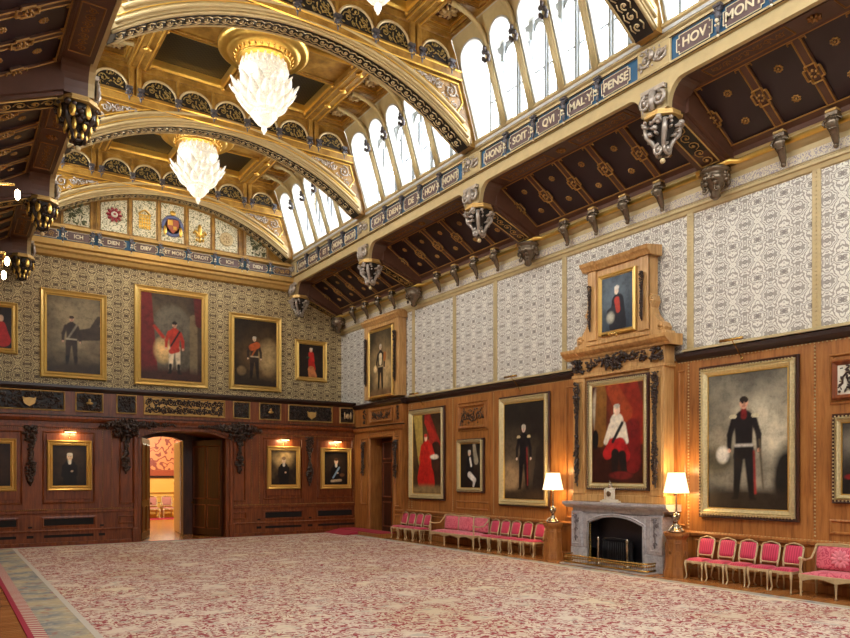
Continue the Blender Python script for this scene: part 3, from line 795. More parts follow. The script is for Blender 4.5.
# clerestory arcades, one per bay and side
winn=0; trimn=2
def rib_path(s,y):
    pts=[(CX+s*(dz(z)-.05),y,z) for z in (11.6,12.2,12.8,13.3)]
    for k in range(1,8):
        a=k/7*PI/2; d=dz(13.3)-.05-(1.18)*(1-math.cos(a)); z=13.3+.93*math.sin(a)
        pts.append((CX+s*d,y,z))
    return pts
for bi,T in enumerate(YT[:-1]):
    for s in (-1,1):
        sheet=MB(); rev=MB(); 
        Q=lambda y,z,o=0:(CX+s*(dz(z)+o),y,z)
        for j in range(5):
            a,b=T+BO[j],T+BO[j+1]; ya,yb=a+.1,b-.1; zs=13.5; rz=.42
            zz=[11.6,12.1,12.7,13.1,13.3,13.5,13.75,13.95,14.1,14.35]
            for y0,y1 in ((a,ya),(yb,b)):
                for z0,z1 in zip(zz,zz[1:]): sheet.quad(Q(y0,z0),Q(y1,z0),Q(y1,z1),Q(y0,z1))
            n=12; c=(ya+yb)/2; h=(yb-ya)/2
            ar=[(ya+(yb-ya)*i/n) for i in range(n+1)]
            az=[zs+rz*math.sqrt(max(0,1-((y-c)/h)**2)) for y in ar]
            for i in range(n):
                for k in range(3):
                    f0,f1=k/3,(k+1)/3; L=lambda z,f:z+(14.35-z)*f
                    sheet.quad(Q(ar[i],L(az[i],f0)),Q(ar[i+1],L(az[i+1],f0)),Q(ar[i+1],L(az[i+1],f1)),Q(ar[i],L(az[i],f1)))
            out=[(ya,z) for z in zz[:6]]+[(y,z) for y,z in zip(ar,az)]+[(yb,z) for z in zz[:6][::-1]]
            for (y0,z0),(y1,z1) in zip(out,out[1:]):
                rev.quad(Q(y0,z0),Q(y1,z1),Q(y1,z1,.22),Q(y0,z0,.22))
            rev.tube([Q(y,z,-.015) for y,z in out],.028,n=5)
        trimn+=1
        ar_=struct('trim_%d'%trimn,sheet,M['innergold'])
        struct('lancet_reveal',rev,M['winframe'],ar_)
        rb=MB(); cp=MB()
        for o in BO[1:-1]:
            pp=rib_path(s,T+o); rb.tube(pp,[.075]*4+[.07]*7,n=6)
            for dy in (-.07,.07): rb.tube([(x+(-s)*.03,yy+dy,z) for x,yy,z in pp[:5]],.03,n=5)
            x,yy,z=pp[3]; r=random.Random(5)
            for q in range(9): cp.blob((x-s*.08+r.uniform(-.07,.07),yy+r.uniform(-.1,.1),z+r.uniform(-.16,.14)),(.06,.05,.07),n=6,m=4)
        struct('rib',rb,M['innergold'],ar_); struct('capital',cp,M['bluecarve'],ar_)
        fins=MB()
        for o in [.1]+BO[1:-1]+[6.18]:
            x0,x1=sorted((CX+s*5.5,CX+s*4.0)); y=T+o
            pr=[(dz(z)+.03,z) for z in (11.6,12.5,13.3,13.75,14.1,14.35)]
            if o in (.1,6.18): fins.prism(pr+[(5.45,14.35),(5.45,11.6)],y-.03,y+.03,lambda u,v,p,s=s:(CX+s*u,p,v))
        x0,x1=sorted((CX+s*5.5,CX+s*4.84)); fins.box(x0,T,11.5,x1,T+6.28,11.62)
        x0,x1=sorted((CX+s*5.46,CX+s*4.03)); fins.box(x0,T,14.24,x1,T+6.28,14.31); struct('window_reveal',fins,M['winframe'],ar_)
        # outer lights
        for j in range(5):
            a,b=T+BO[j]+.02,T+BO[j+1]-.02; c=(a+b)/2; winn+=1
            w=MB(); x=CX+s*5.38; dx=.05
            def fb(y0,z0,y1,z1,t=.05): w.box(x-t,y0,z0,x+t,y1,z1)
            fb(a,11.6,a+.07,14.3); fb(b-.07,11.6,b,14.3); fb(a,11.6,b,11.68); fb(c-.075,11.6,c+.075,14.3,.1)
            fb(a,12.85,b,12.89,.03)
            w.tube([(x-s*.14,c,11.62),(x-s*.14,c,13.7)],.065,n=8)
            for ca in ((a+c)/2,(c+b)/2):
                h=(c-a)/2-.05
                for i in range(6):
                    t0,t1=PI*i/6,PI*(i+1)/6
                    p0=(ca-h*math.cos(t0),13.75+.35*math.sin(t0)); p1=(ca-h*math.cos(t1),13.75+.35*math.sin(t1))
                    w.prism([p0,p1,(p1[0],14.35),(p0[0],14.35)],x-.04,x+.04,FX)
            wo=struct('window_%d'%winn,w,M['mullion'])
            g=MB(); g.quad((x,a,11.62),(x,b,11.62),(x,b,14.2),(x,a,14.2)); obj('glass',g,M['glass'],wo)
            bl=MB(); r=random.Random(2)
            for q in range(6): bl.blob((x-s*.12+r.uniform(-.04,.04),c+r.uniform(-.07,.07),13.5+r.uniform(-.1,.1)),.05,n=5,m=4)
            obj('capital',bl,M['bluecarve'],wo)

# ------------------------------------------------------------------ trusses
def arc_pts(o,d0,d1,n,y): return [(CX+d0+(d1-d0)*i/n,y,zi(d0+(d1-d0)*i/n,o)) for i in range(n+1)]
pend=MB(); r=random.Random(4)
pend.box(-.09,-.14,.1,.09,0,.18); foliage(pend,-.08,-.1,.08,.12,-.05,.1,12,.045,r); pend.tube([(0,-.08,.1),(0,-.06,-.12),(0,-.07,-.22)],[.06,.04,.015])
PEND=pend.me('pendant',M['bluecarve'])
def blind_arch(w,seed):
    bg=MB(); R=w/2-.07; zb=.1; pts=[(-R,zb)]+[(-R*math.cos(PI*i/12),zb+.08+R*.95*math.sin(PI*i/12)) for i in range(13)]+[(R,zb)]
    bg.prism(pts,-.012,0,FY)
    rg=MB(); rg.tube([(x*1.06,-.03,z) for x,z in pts],.036,n=6)
    rl=MB(); rr=random.Random(seed)
    for k,(cx,cz,q) in enumerate(((-R*.5,.3,R*.3),(R*.5,.3,R*.3),(0,.5,R*.26))): spiral(rl,cx,cz,q,1.2,1 if k%2 else -1,PI,-.02,.016)
    foliage(rl,-R,zb+.04,R,zb+R*.9,0,.05,34,.04,rr,shape=lambda x,z:(x/R)**2+((z-zb)/(R*.98))**2<.9)
    return bg.me('arch_ground',M['darkground']),rg.me('archivolt',M['giltwood']),rl.me('scroll_relief',M['olivegold'])
BA=blind_arch(1.06,1); BB=blind_arch(.98,2)
for ti,T in enumerate(YT):
    if ti==0: continue
    yn,yf=T-.27,T+.27
    if ti==4: yf=29.0
    body=MB(); n=40
    for i in range(n):
        d0,d1=-4.9+9.8*i/n,-4.9+9.8*(i+1)/n
        def bot(d): return zi(d) if abs(d)<4.6 else 11.5
        def top(d): return min(14.4,zd(abs(d))) if abs(d)>4.0 else 14.4
        body.prism([(CX+d0,bot(d0)),(CX+d1,bot(d1)),(CX+d1,max(top(d1),bot(d1)+.01)),(CX+d0,max(top(d0),bot(d0)+.01))],yn,yf,FY)
    trimn+=1
    tr=struct('trim_%d'%trimn,body,M['ceilwood'])
    # intrados band
    b=MB(); P0=arc_pts(-.015,-4.62,4.62,40,yn+.04); P1=arc_pts(-.015,-4.62,4.62,40,min(yf,T+.27)-.04)
    for i in range(40): b.quad(P0[i],P0[i+1],P1[i+1],P1[i])
    struct('carved_band',b,M['darkground'],tr)
    b=MB()
    ns=44
    for i in range(ns):
        d=-4.5+9*(i+.5)/ns; z=zi(d,-.03); an=math.asin(d/RR)
        i0=len(b.v)
        sg=1 if i%2 else -1; pts=[]
        for k in range(9):
            a=k/8*1.6*PI; q=.085*(1-.07*k); pts.append((q*math.cos(a)*sg,q*math.sin(a),0))
        b.tube(pts,.018,n=4); b.blob((0,0,0),(.03,.03,.02),n=5,m=3); b.tube([(-.1,.12*sg,0),(0,.15*sg,0),(.1,.1*sg,0)],.014,n=4); b.tube([(-.1,-.12*sg,0),(0,-.16*sg,0),(.1,-.1*sg,0)],.014,n=4)
        b.xf(Matrix.Translation((CX+d,T if ti<4 else T,z))@Matrix.Rotation(an,4,'Y'),i0)
    struct('gilt_scroll',b,M['giltwood'],tr)
    b=MB()
    for o,rr_,yy in ((.0,.04,yn),(.0,.04,T+.25),):
        b.tube(arc_pts(o,-4.6,4.6,48,yy),rr_,n=6)
    for i in range(48):   # flat face ring
        d0,d1=-4.62+9.24*i/48,-4.62+9.24*(i+1)/48
        b.prism([(CX+d0,zi(d0,.03)),(CX+d1,zi(d1,.03)),(CX+d1,zi(d1,.34)),(CX+d0,zi(d0,.34))],yn-.06,yn,FY)
    b.tube(arc_pts(.12,-4.55,4.55,48,yn-.07),.045,n=6)
    b.tube(arc_pts(.33,-4.4,4.4,48,yn-.07),.055,n=6)
    struct('archivolt',b,M['creamgold'],tr)
    b=MB(); b.tube(arc_pts(.22,-4.5,4.5,48,yn-.07),.02,n=4)
    for s in (-1,1):
        out=[(2.35+(4.22-2.35)*k/10) for k in range(11)]
        pts=[(CX+s*d,yn-.03,zi(d,.45)) for d in out]+[(CX+s*(dz(12.6)-.2),yn-.03,12.6),(CX+s*(dz(13.08)-.2),yn-.03,13.08),(CX+s*2.6,yn-.03,13.08)]
        pts.append(pts[0]); b.tube(pts,.022,n=4,smooth=False)
    for z in (13.16,13.38): b.tube([(CX-4.3,yn-.11,z),(CX+4.3,yn-.11,z)],.022,n=4,smooth=False)
    struct('gilt_line',b,M['gilt'],tr)
    b=MB(); b.bbox(CX-4.32,yn-.1,13.15,CX+4.32,yn,13.4,.02); b.bbox(CX-4.0,yn-.06,14.2,CX+4.0,yn,14.4,.01)
    for s in (-1,1):
        for d in (2.72,2.93): b.bbox(CX+s*d-.07,yn-.09,13.4,CX+s*d+.07,yn,14.3,.01)
        for d in (.53,1.6): b.bbox(CX+s*d-.05,yn-.05,13.4,CX+s*d+.05,yn,14.3,.01)
    struct('cornice',b,M['ceilwood'],tr)
    b=MB(); 
    for s in (-1,1):
        for k,(d,z,q) in enumerate(((3.98,12.82,.2),(3.6,12.9,.15),(3.27,12.95,.115),(3.0,12.98,.085),(2.8,13.0,.06),(4.1,12.45,.13),(4.22,12.2,.08),(3.75,12.62,.1))):
            spiral(b,CX+s*d,z,q,1.5,s*(1 if k%2 else -1),PI/2,yn-.03,.022*(.6+q*2))
        rr=random.Random(8)
        for _ in range(46):
            d=rr.uniform(2.8,4.35); z=rr.uniform(zi(d,.5),13.02) if zi(d,.5)<13.02 else 13.0
            if d>dz(z)-.24: continue
            b.blob((CX+s*d,yn-.03,z),(.055,.02,.025),Matrix.Rotation(rr.uniform(0,PI),3,'Y'),n=5,m=4)
    struct('spandrel_carving',b,M['silver'],tr)
    for c in (-2.14,-1.07,0,1.07,2.14):
        for m_,nm in zip(BA,('arch_ground','archivolt','scroll_relief')):
            o=obj(nm,m_,None,tr,(CX+c,yn-.01,13.42))
    for c in (-3.48,3.48):
        for m_,nm in zip(BB,('arch_ground','archivolt','scroll_relief')):
            o=obj(nm,m_,None,tr,(CX+c,yn-.01,13.42))
    for d in (-3.97,-3.0,-2.68,-1.6,-.53,.53,1.6,2.68,3.0,3.97): obj('pendant',PEND,None,tr,(CX+d,yn-.02,13.45))

# ------------------------------------------------------------------ wall-plate beams with the inscribed frieze
TXT={0:['ET','DIEN','ICH','MONT','HOV'],1:['PENSE','MAL·Y','QVI','SOIT','HONI'],2:['MONT','HOV','DE','DIEN','ICH'],3:['DROIT','MON','ET','DIEV','HOV']}
CB=None
block=MB(); block.bbox(-.42,-.08,-.02,.42,0,.56,.02); BLK=block.me('block',M['creamgold'])
block=MB(); rr=random.Random(6); spiral(block,-.18,.28,.15,1.4,1,PI,-.1,.035); spiral(block,.18,.28,.15,1.4,-1,0,-.1,.035); foliage(block,-.34,.05,.34,.5,-.08,.08,36,.05,rr); block.blob((0,-.15,.32),(.08,.06,.1)); BLC=block.me('block_carving',M['silver'])
for s in (-1,1):
    X=lambda d:CX+s*d
    P=lambda u,v,p,s=s:(CX+s*u,p,v)
    mb=MB(); mb.prism([(5.0,10.5),(5.58,10.5),(5.58,11.6),(5.0,11.6)],-3,29,P)
    trimn+=1; be=struct('trim_%d'%trimn,mb,M['soffitwood'])
    mb=MB()
    mb.prism([(5.02,10.48),(4.94,10.5),(4.94,10.6),(4.97,10.62),(4.97,10.8),(4.9,10.83),(4.9,10.87),(5.02,10.87)],-3,29,P)
    mb.prism([(5.02,11.37),(4.93,11.38),(4.92,11.44),(4.86,11.47),(4.86,11.56),(4.8,11.6),(4.8,11.66),(5.02,11.66)],-3,29,P)
    hb=MB()
    for T in YT:
        for q in (-1,1):
            pts=[(T+q*.3,10.5),(T+q*.3,10.0)]+[(T+q*(.34+.34*(1-math.cos(a))),10.0+.5*math.sin(a)) for a in [PI/2*k/6 for k in range(7)]]+[(T+q*.7,10.5)]
            x0,x1=sorted((X(4.94),X(5.5))); mb.prism(pts,*sorted((X(4.94),X(5.06))),FX); hb.prism(pts,*sorted((X(5.06),X(5.56))),FX)
        mb.box(min(X(4.94),X(5.06)),T-.32,10.0,max(X(4.94),X(5.06)),T+.32,10.5); hb.box(min(X(5.06),X(5.56)),T-.32,10.0,max(X(5.06),X(5.56)),T+.32,10.5)
    struct('moulding',mb,M['creamgold'],be); struct('haunch',hb,M['soffitwood'],be)
    mb=MB()
    for z in (10.81,11.36,11.5): 
        mb.tube([(X(4.9),0,z),(X(4.9),29,z)],.012,n=4,smooth=False)
    struct('dark_line',mb,M['ledge'],be)
    mb=MB(); x0,x1=sorted((X(4.965),X(5.02))); mb.box(x0,-3,10.86,x1,29,11.38); struct('frieze_ground',mb,M['blue'],be)
    # underside panels
    mb=MB(); g=MB(); x0,x1=sorted((X(5.08),X(5.56)))
    for T in YT[:-1]:
        mb.box(x0,T+.9,10.485,x1,T+5.38,10.5)
        for u0,u1 in ((T+1.0,T+2.7),(T+3.58,T+5.28)):
            mid_=[(X(5.13),u0),(X(5.51),u0),(X(5.51),u1),(X(5.13),u1)]
            for k in range(4):
                p,q=mid_[k],mid_[(k+1)%4]; g.tube([(p[0],p[1],10.48),(q[0],q[1],10.48)],.016,n=4,smooth=False)
            i0=len(g.v); scrollrow(g,-.75,-.1,.75,.1,0,.01,7); g.xf(Matrix.Translation((X(5.32),(u0+u1)/2,10.485))@Matrix.Rotation(PI/2,4,'Z')@Matrix.Rotation(PI/2,4,'X')@Matrix.Diagonal((1,1,1,1)),i0)
        rosette(g,(X(5.32),T+3.14,10.485),.13,8,.05)
    struct('underside_panel',mb,M['soffitwood'],be); struct('underside_border',g,M['dullgold'],be)
    rz=R_RIGHT if s>0 else R_LEFT
    for bi,T in enumerate(YT[:-1]):
        for o in BO[1:-1]: add_fb(be,(X(4.95),T+o,11.12),rz)
        if s>0:
            for j in range(5):
                a,b=BO[j],BO[j+1]
                if j==0: a+=.2
                if j==4: b-=.2
                cartouche(b-a-.24,.38,TXT[bi][j],be,(X(4.958),T+(a+b)/2+.05,11.12),rz,.26)
    for T in YT:
        o=obj('block',BLK,None,be,(X(4.97),T,10.86),rz); obj('block_carving',BLC,None,o)

# ------------------------------------------------------------------ side soffits
for s in (-1,1):
    X=lambda d:CX+s*d
    P=lambda u,v,p,s=s:(CX+s*u,p,v)
    D0,Z0,D1,Z1=5.56,10.6,7.15,9.62
    zs_=lambda d:Z0+(Z1-Z0)*(d-D0)/(D1-D0)
    mb=MB(); mb.prism([(D0-.02,Z0),(D1,Z1),(7.9,Z1),(7.9,Z1+.3),(D0-.02,Z0+.2)],-3,29,P)
    trimn+=1; so=struct('trim_%d'%trimn,mb,M['plum'])
    ang=math.atan2(Z1-Z0,D1-D0); L=math.hypot(Z1-Z0,D1-D0)
    # frame: local (t along slope outwards, y, n downwards normal)
    def S(t,y,n): return (CX+s*(D0+t*math.cos(ang)+n*math.sin(ang)), y, Z0+t*math.sin(ang)-n*math.cos(ang))
    wd=MB(); g=MB(); fl=MB(); sc_=MB()
    def sbox(m,t0,y0,t1,y1,n1):
        m.add([S(t0,y0,0),S(t1,y0,0),S(t1,y1,0),S(t0,y1,0),S(t0,y0,n1),S(t1,y0,n1),S(t1,y1,n1),S(t0,y1,n1)],
              [(0,3,2,1),(4,5,6,7),(0,1,5,4),(1,2,6,5),(2,3,7,6),(3,0,4,7)])
    for T in YT[:-1]:
        sbox(wd,0,T,.12,T+6.28,.07); sbox(wd,L-.14,T,L,T+6.28,.06)
        for t in (.14,L-.16): g.tube([S(t,T+.42,.05),S(t,T+5.86,.05)],.016,n=4,smooth=False)
        edges=[.42]+BO[1:-1]+[5.86]
        for j,o in enumerate(edges):
            w=.1 if 0<j<5 else .05
            sbox(wd,.12,T+o-w,L-.1,T+o+w,.05)
            for q in (-1,1): g.tube([S(.16,T+o+q*(w-.02),.055),S(L-.18,T+o+q*(w-.02),.055)],.016,n=4,smooth=False)
            # central knot
            c=L/2; o2=[(-.2,.0),(-.2,.1),(-.12,.1),(-.12,.16),(.12,.16),(.12,.1),(.2,.1),(.2,-.1),(.12,-.1),(.12,-.16),(-.12,-.16),(-.12,-.1),(-.2,-.1)]
            k=[(c+u,T+o+v,) for u,v in o2]
            for q in range(len(k)): g.tube([S(k[q][0],k[q][1],.07),S(k[(q+1)%len(k)][0],k[(q+1)%len(k)][1],.07)],.02,n=4,smooth=False)
            sbox(wd,c-.12,T+o-.14,c+.12,T+o+.14,.06)
            for q in range(6):
                a=2*PI*q/6; fl.blob(S(c+.07*math.cos(a),T+o+.07*math.sin(a),.08),.03,n=5,m=3)
            for q in (-1,1): g.tube([S(.17,T+o+q*.06,.055),S(.17,T+o+q*.17,.055),S(.22,T+o+q*.17,.055)],.016,n=4,smooth=False)
        for j in range(5):
            c=T+(edges[j]+edges[j+1])/2
            for t in (L*.3,L*.7):
                for q in range(8):
                    a=2*PI*q/8; fl.blob(S(t+.065*math.cos(a),c+.065*math.sin(a),.012),(.034,.034,.02),n=5,m=3)
                fl.blob(S(t,c,.02),.03,n=5,m=3)
    struct('soffit_rib',wd,M['soffitwood'],so); struct('gilt_line',g,M['oldline'],so); struct('gilt_flower',fl,M['oldline'],so)
    # cantilevered brackets between the bays
    cb=MB(); cg=MB(); cd=MB()
    for T in YT:
        for y0,y1,dr in ((T-.42,T+.42,0),):
            cb.prism([(5.5,10.0),(5.5,10.6),(7.2,9.62),(7.2,9.36),(7.0,9.4)],y0,y1,P)
            cb.prism([(5.5,9.93),(5.5,10.0),(7.0,9.42),(7.0,9.33)],T-.32,T+.32,P)
        a2=math.atan2(9.36-9.95,1.5)
        def U(t,y,n): return (CX+s*(5.5+t*math.cos(a2)+n*math.sin(a2)),y,9.93+t*math.sin(a2)-n*math.cos(a2))
        cd.add([U(.12,T-.2,.006),U(1.45,T-.2,.006),U(1.45,T+.2,.006),U(.12,T+.2,.006)],[(0,1,2,3)])
        q4=[(.12,-.22),(1.47,-.22),(1.47,.22),(.12,.22)]
        for k in range(4): cg.tube([U(q4[k][0],T+q4[k][1],.012),U(q4[(k+1)%4][0],T+q4[(k+1)%4][1],.012)],.018,n=4,smooth=False)
        for k in range(5):
            tc=.26+.265*k; q=1 if k%2 else -1; pts=[]
            for i in range(11):
                a=i/10*2.4*PI*q; r_=.13*(1-.075*i); pts.append(U(tc+r_*math.cos(a),T+r_*math.sin(a)*1.1,.012))
            cg.tube(pts,.013,n=4); cg.blob(U(tc,T,.015),.03,n=5,m=3)
    struct('cantilever',cb,M['soffitwood'],so); struct('scroll_ground',cd,M['darkground'],so); struct('scroll_border',cg,M['giltpaint'],so)
    # cornice under the soffit
    xb=7.4 if s>0 else 7.9
    mb=MB(); mb.prism([(xb,8.62),(7.36,8.64),(7.34,8.72),(7.3,8.74),(7.3,8.8),(7.33,8.83),(7.31,9.18),(7.22,9.22),(7.14,9.27),(7.14,9.42),(7.1,9.45),(7.15,9.64),(xb,9.64)],-3,29,P)
    trimn+=1; co=struct('trim_%d'%trimn,mb,M['creamgold'])
    mb=MB(); mb.prism([(7.32,8.86),(7.305,8.86),(7.295,9.06),(7.32,9.06)],-3,29,P); struct('ornament_band',mb,M['cornband'],co)
    mb=MB(); yy=-3.0
    tp=[]
    for T in YT:
        tp+=[(X(7.13),T-.62,9.33),(X(7.13),T-.5,9.33),(X(6.98),T-.42,9.33),(X(6.98),T+.42,9.33),(X(7.13),T+.5,9.33)]
    tp=[(X(7.13),-3,9.33)]+tp
    mb.tube(tp,.065,n=8); struct('gilt_torus',mb,M['gilt'],co)
    mb=MB(); mb.prism([(7.16,9.46),(7.09,9.46),(7.12,9.62),(7.2,9.62)],-3,29,P); struct('fascia',mb,M['soffitwood'],co)
    if s<0: continue
    sb=MB(); rr=random.Random(11)
    sb.bbox(-.09,-.26,.3,.09,0,.4,.01); sb.tube([(0,-.2,.3),(0,-.24,.18),(0,-.14,.05),(0,-.08,-.1),(0,-.05,-.22)],[.085,.1,.07,.055,.03],n=8)
    for q in (-1,1): spiral(sb,q*.075,.2,.07,1.2,1,0,-.24,.02)
    foliage(sb,-.09,.05,.09,.3,-.22,.06,12,.045,rr); sb.blob((0,-.07,-.22),(.04,.05,.05))
    sb.v=[(x*1.35,y*1.1,z) for x,y,z in sb.v]; SB=sb.me('bracket',M['antique'])
    tp_=MB(); tp_.bbox(-.11,-.3,.4,.11,0,.45,.01); TP=tp_.me('bracket_cap',M['giltpaint'])
    for T in YT[:-1]:
        for o in BO[1:-1]:
            q=obj('bracket',SB,None,co,(X(7.22),T+o,9.1),rz:=R_RIGHT); obj('bracket_cap',TP,None,q)
    wc=MB(); rr=random.Random(12)
    wc.lathe([(.05,-.3),(.12,-.24),(.1,-.16),(.17,-.05),(.27,.08),(.3,.2),(.24,.26),(.34,.3),(.34,.36)],n=12)
    for q in range(30):
        a=rr.uniform(0,2*PI); wc.blob((.26*math.cos(a),.26*math.sin(a),rr.uniform(0,.22)),(.07,.07,.06),n=6,m=4)
    for q in (-1,1): spiral(wc,q*.16,-.1,.09,1.3,q,PI/2,-.16,.03)
    wcm=wc.me('wall_corbel',M['antique'])
    names={3:'second nearest',}
    for T in YT[:-1]+[28.6]: obj('wall_corbel',wcm,None,co,(X(7.05),T,8.92),R_RIGHT)

# hanging corbels
ab=MB(); ab.lathe([(.36,-.12),(.42,-.1),(.42,-.06),(.38,-.03),(.38,.02)],n=8,smooth=False,a0=PI/8)
ABm=ab.me('abacus',M['giltpaint'])
fo=MB(); rr=random.Random(21)
for _ in range(80):
    a=rr.uniform(0,2*PI); z=rr.uniform(-.5,-.15); R_=.2+(z+.5)*.5; k=rr.uniform(.04,.075)
    fo.blob(((R_+.04)*math.cos(a),(R_+.04)*math.sin(a),z),(k,k,k*.8) if rr.random()<.6 else (k*1.4,k*.5,k*.5),Matrix.Rotation(a,3,'Z'),n=6,m=4)
for k in range(4):
    a=k*PI/2+PI/4; i0=len(fo.v); fo.tube([(.36,0,-.18),(.33,0,-.4),(.2,0,-.55),(.13,0,-.75)],[.05,.06,.05,.04],n=6); fo.xf(Matrix.Rotation(a,4,'Z'),i0)
for k in range(4):
    i0=len(fo.v); spiral(fo,0,-.72,.13,1.3,1,PI/2,-.12,.04); fo.xf(Matrix.Rotation(k*PI/2,4,'Z'),i0)
core=MB(); core.lathe([(.05,-.8),(.12,-.7),(.15,-.5),(.27,-.34),(.33,-.24),(.33,-.1)],n=10); COr=core.me('core',M['darkground'])
FOr=fo.me('foliage',M['silver']); FOl=fo.me('foliage',M['carve'])
bl=MB(); bl.blob((0,0,-.93),.06,n=10,m=7); BLm=bl.me('ball_finial',M['giltwood'])
sv=MB(); spiral(sv,-.17,.22,.16,1.3,1,PI/2,-.12,.045); spiral(sv,.17,.22,.16,1.3,-1,PI/2,-.12,.045); sv.bbox(-.3,-.14,.4,.3,0,.5,.01); sv.tube([(0,-.1,.4),(0,-.16,.2),(0,-.1,.04)],[.1,.07,.06]); 
rr=random.Random(2); foliage(sv,-.25,.04,.25,.36,-.08,.08,22,.05,rr); SVm=sv.me('scroll_console',M['silver'])
lt=MB()
lt.blob((0,-.38,-.3),(.07,.03,.15)); lt.blob((0,-.25,-.52),(.05,.03,.13)); lt.blob((0,-.16,-.7),(.04,.03,.1))
LTm=lt.me('gilt_leaf',M['gilt'])
cl={(1,1):'nearest silvered carved pendant corbel hanging under the blue inscribed beam',(1,2):'silvered pendant corbel under the inscribed beam at the word HONI',(1,3):'carved pendant corbel on the right beam, third from the near end',(1,4):'carved pendant corbel where the right beam meets the end wall',
(-1,2):'black and gold pendant corbel under the left beam, nearest the camera',(-1,3):'black and gold pendant corbel under the left beam beside the upper lit lamp',(-1,4):'black and gold pendant corbel where the left beam meets the end wall'}
for (s,i),lb in cl.items():
    T=YT[i]-(.12 if i==4 else 0)
    t=thing('pendant_corbel',lb,'corbel',(CX+s*5.2,T,9.98),R_RIGHT if s>0 else R_LEFT,'pendant corbels under the roof beams')
    obj('abacus',ABm,None,t); obj('core',COr,None,t); obj('foliage',FOr if s>0 else FOl,None,t); obj('ball_finial',BLm,None,t)
    if s<0:
        for k in range(8): obj('gilt_leaf',LTm,None,t,(0,0,0),PI/8+k*PI/4)
    obj('scroll_console',SVm,None,t,(0,-.22,.02))


# ================================================================== CARPET
def slab(x0,y0,x1,y1,z1): 
    m=MB(); m.box(x0,y0,0.001,x1,y1,z1); return m
cp=thing('carpet','vast cream and rose scroll patterned carpet covering the hall floor','carpet',(7.35,12,0))
def cpart(n,x0,y0,x1,y1,z,mat):
    m=MB(); m.box(x0-7.35,y0-12,.001,x1-7.35,y1-12,z); return obj(n,m,mat,cp)
cpart('field',1.96,-2,13.3,26.4,.016,M['carpet'])
for a,b,c,d in ((1.86,-2,1.96,26.5),(13.3,-2,13.38,26.5),(1.96,26.4,13.3,26.5)): cpart('white_stripe',a,b,c,d,.018,plainc('off_white_wool',(206,198,182),.95))
for a,b,c,d in ((1.3,-2,1.86,26.75),(13.38,-2,13.62,26.75),(1.86,26.5,13.38,26.75)): cpart('floral_border',a,b,c,d,.016,M['cborder'])
cpart('guard_stripe',1.12,-2,1.3,26.9,.017,M['guard']); cpart('red_edge',1.04,-2,1.12,26.9,.018,M['redcarpet'])
cpart('red_edge',1.3,26.75,13.62,26.9,.015,M['redcarpet'])
# carpeted step before the side door
t=thing('carpeted_step','low step with crimson carpet top before the side door','step',(14.02,25.2,0))
mb=MB(); mb.bbox(-.38,-1.75,0,.4,1.7,.15,.01); obj('riser',mb,M['oak'],t)
mb=MB(); mb.bbox(-.37,-1.73,.152,.4,1.68,.175,.01); obj('crimson_mat',mb,M['redcarpet'],t)
mb=MB(); mb.add([(-1.0,-.1,.024),(-.39,-.1,.024),(-.39,1.68,.024),(-1.0,1.68,.024),(-.39,-.1,.15),(-.39,1.68,.15)],[(0,1,2,3),(0,4,5,3),(0,1,4),(3,2,5)]); obj('carpet_ramp',mb,M['redcarpet'],t)

# ================================================================== CHAIRS
def cabriole(x,y,h,out,r=.02):
    m=MB(); sx=1 if x>0 else -1
    m.tube([(x,y,h),(x+.015*sx,y+out*.03,h*.85),(x+.005*sx,y+out*.012,h*.5),(x-.006*sx,y-out*.004,h*.2),(x+.01*sx,y+out*.025,.015),(x+.012*sx,y+out*.035,.0)],[r*1.5,r*1.5,r,r*.75,r*.8,r*1.1],n=7); return m
def rr_path(w,z0,z1,y0,y1,r=.07,arch=.03,n=5):
    """rounded rectangle path in the back plane, y leaning from y0 to y1"""
    pts=[]
    def P(x,z): f=(z-z0)/(z1-z0); return (x,y0+(y1-y0)*f,z)
    for cx,cz,a0 in ((w/2-r,z1-r,0),(-w/2+r,z1-r,PI/2),(-w/2+r,z0+r,PI),(w/2-r,z0+r,1.5*PI)):
        for i in range(n+1):
            a=a0+PI/2*i/n; pts.append(P(cx+r*math.cos(a),cz+r*math.sin(a)))
        if a0==0:
            for k in (1,2,3): 
                x=(w/2-r)*(1-k/2.0); pts.append(P(x,z1+arch*math.cos(x/(w/2)*PI/2)))
    pts.append(pts[0]); return pts
def padded(w,z0,z1,y0,y1,d):
    m=MB(); nx,nz=9,9; vs=[]
    for j in range(nz+1):
        for i in range(nx+1):
            u,v=-1+2*i/nx,-1+2*j/nz; q=(1-u**4)*(1-v**4)
            sx=u*w/2*(1-.06*v**4); sz=(z0+z1)/2+v*(z1-z0)/2*(1-.08*u**4); f=(sz-z0)/(z1-z0)
            vs.append((sx,y0+(y1-y0)*f-d*q**.5,sz))
    m.add(vs,[(j*(nx+1)+i,j*(nx+1)+i+1,(j+1)*(nx+1)+i+1,(j+1)*(nx+1)+i) for j in range(nz) for i in range(nx)],True); return m
def cushion(x0,y0,x1,y1,z,h):
    m=MB(); nx,ny=10,8; vs=[]
    for j in range(ny+1):
        for i in range(nx+1):
            u,v=-1+2*i/nx,-1+2*j/ny
            vs.append((x0+(x1-x0)*(u+1)/2,y0+(y1-y0)*(v+1)/2,z+h*((1-u**6)*(1-v**6))**.5))
    m.add(vs,[(j*(nx+1)+i,j*(nx+1)+i+1,(j+1)*(nx+1)+i+1,(j+1)*(nx+1)+i) for j in range(ny) for i in range(nx)],True)
    m.box(x0,y0,z-.02,x1,y1,z+.001); return m
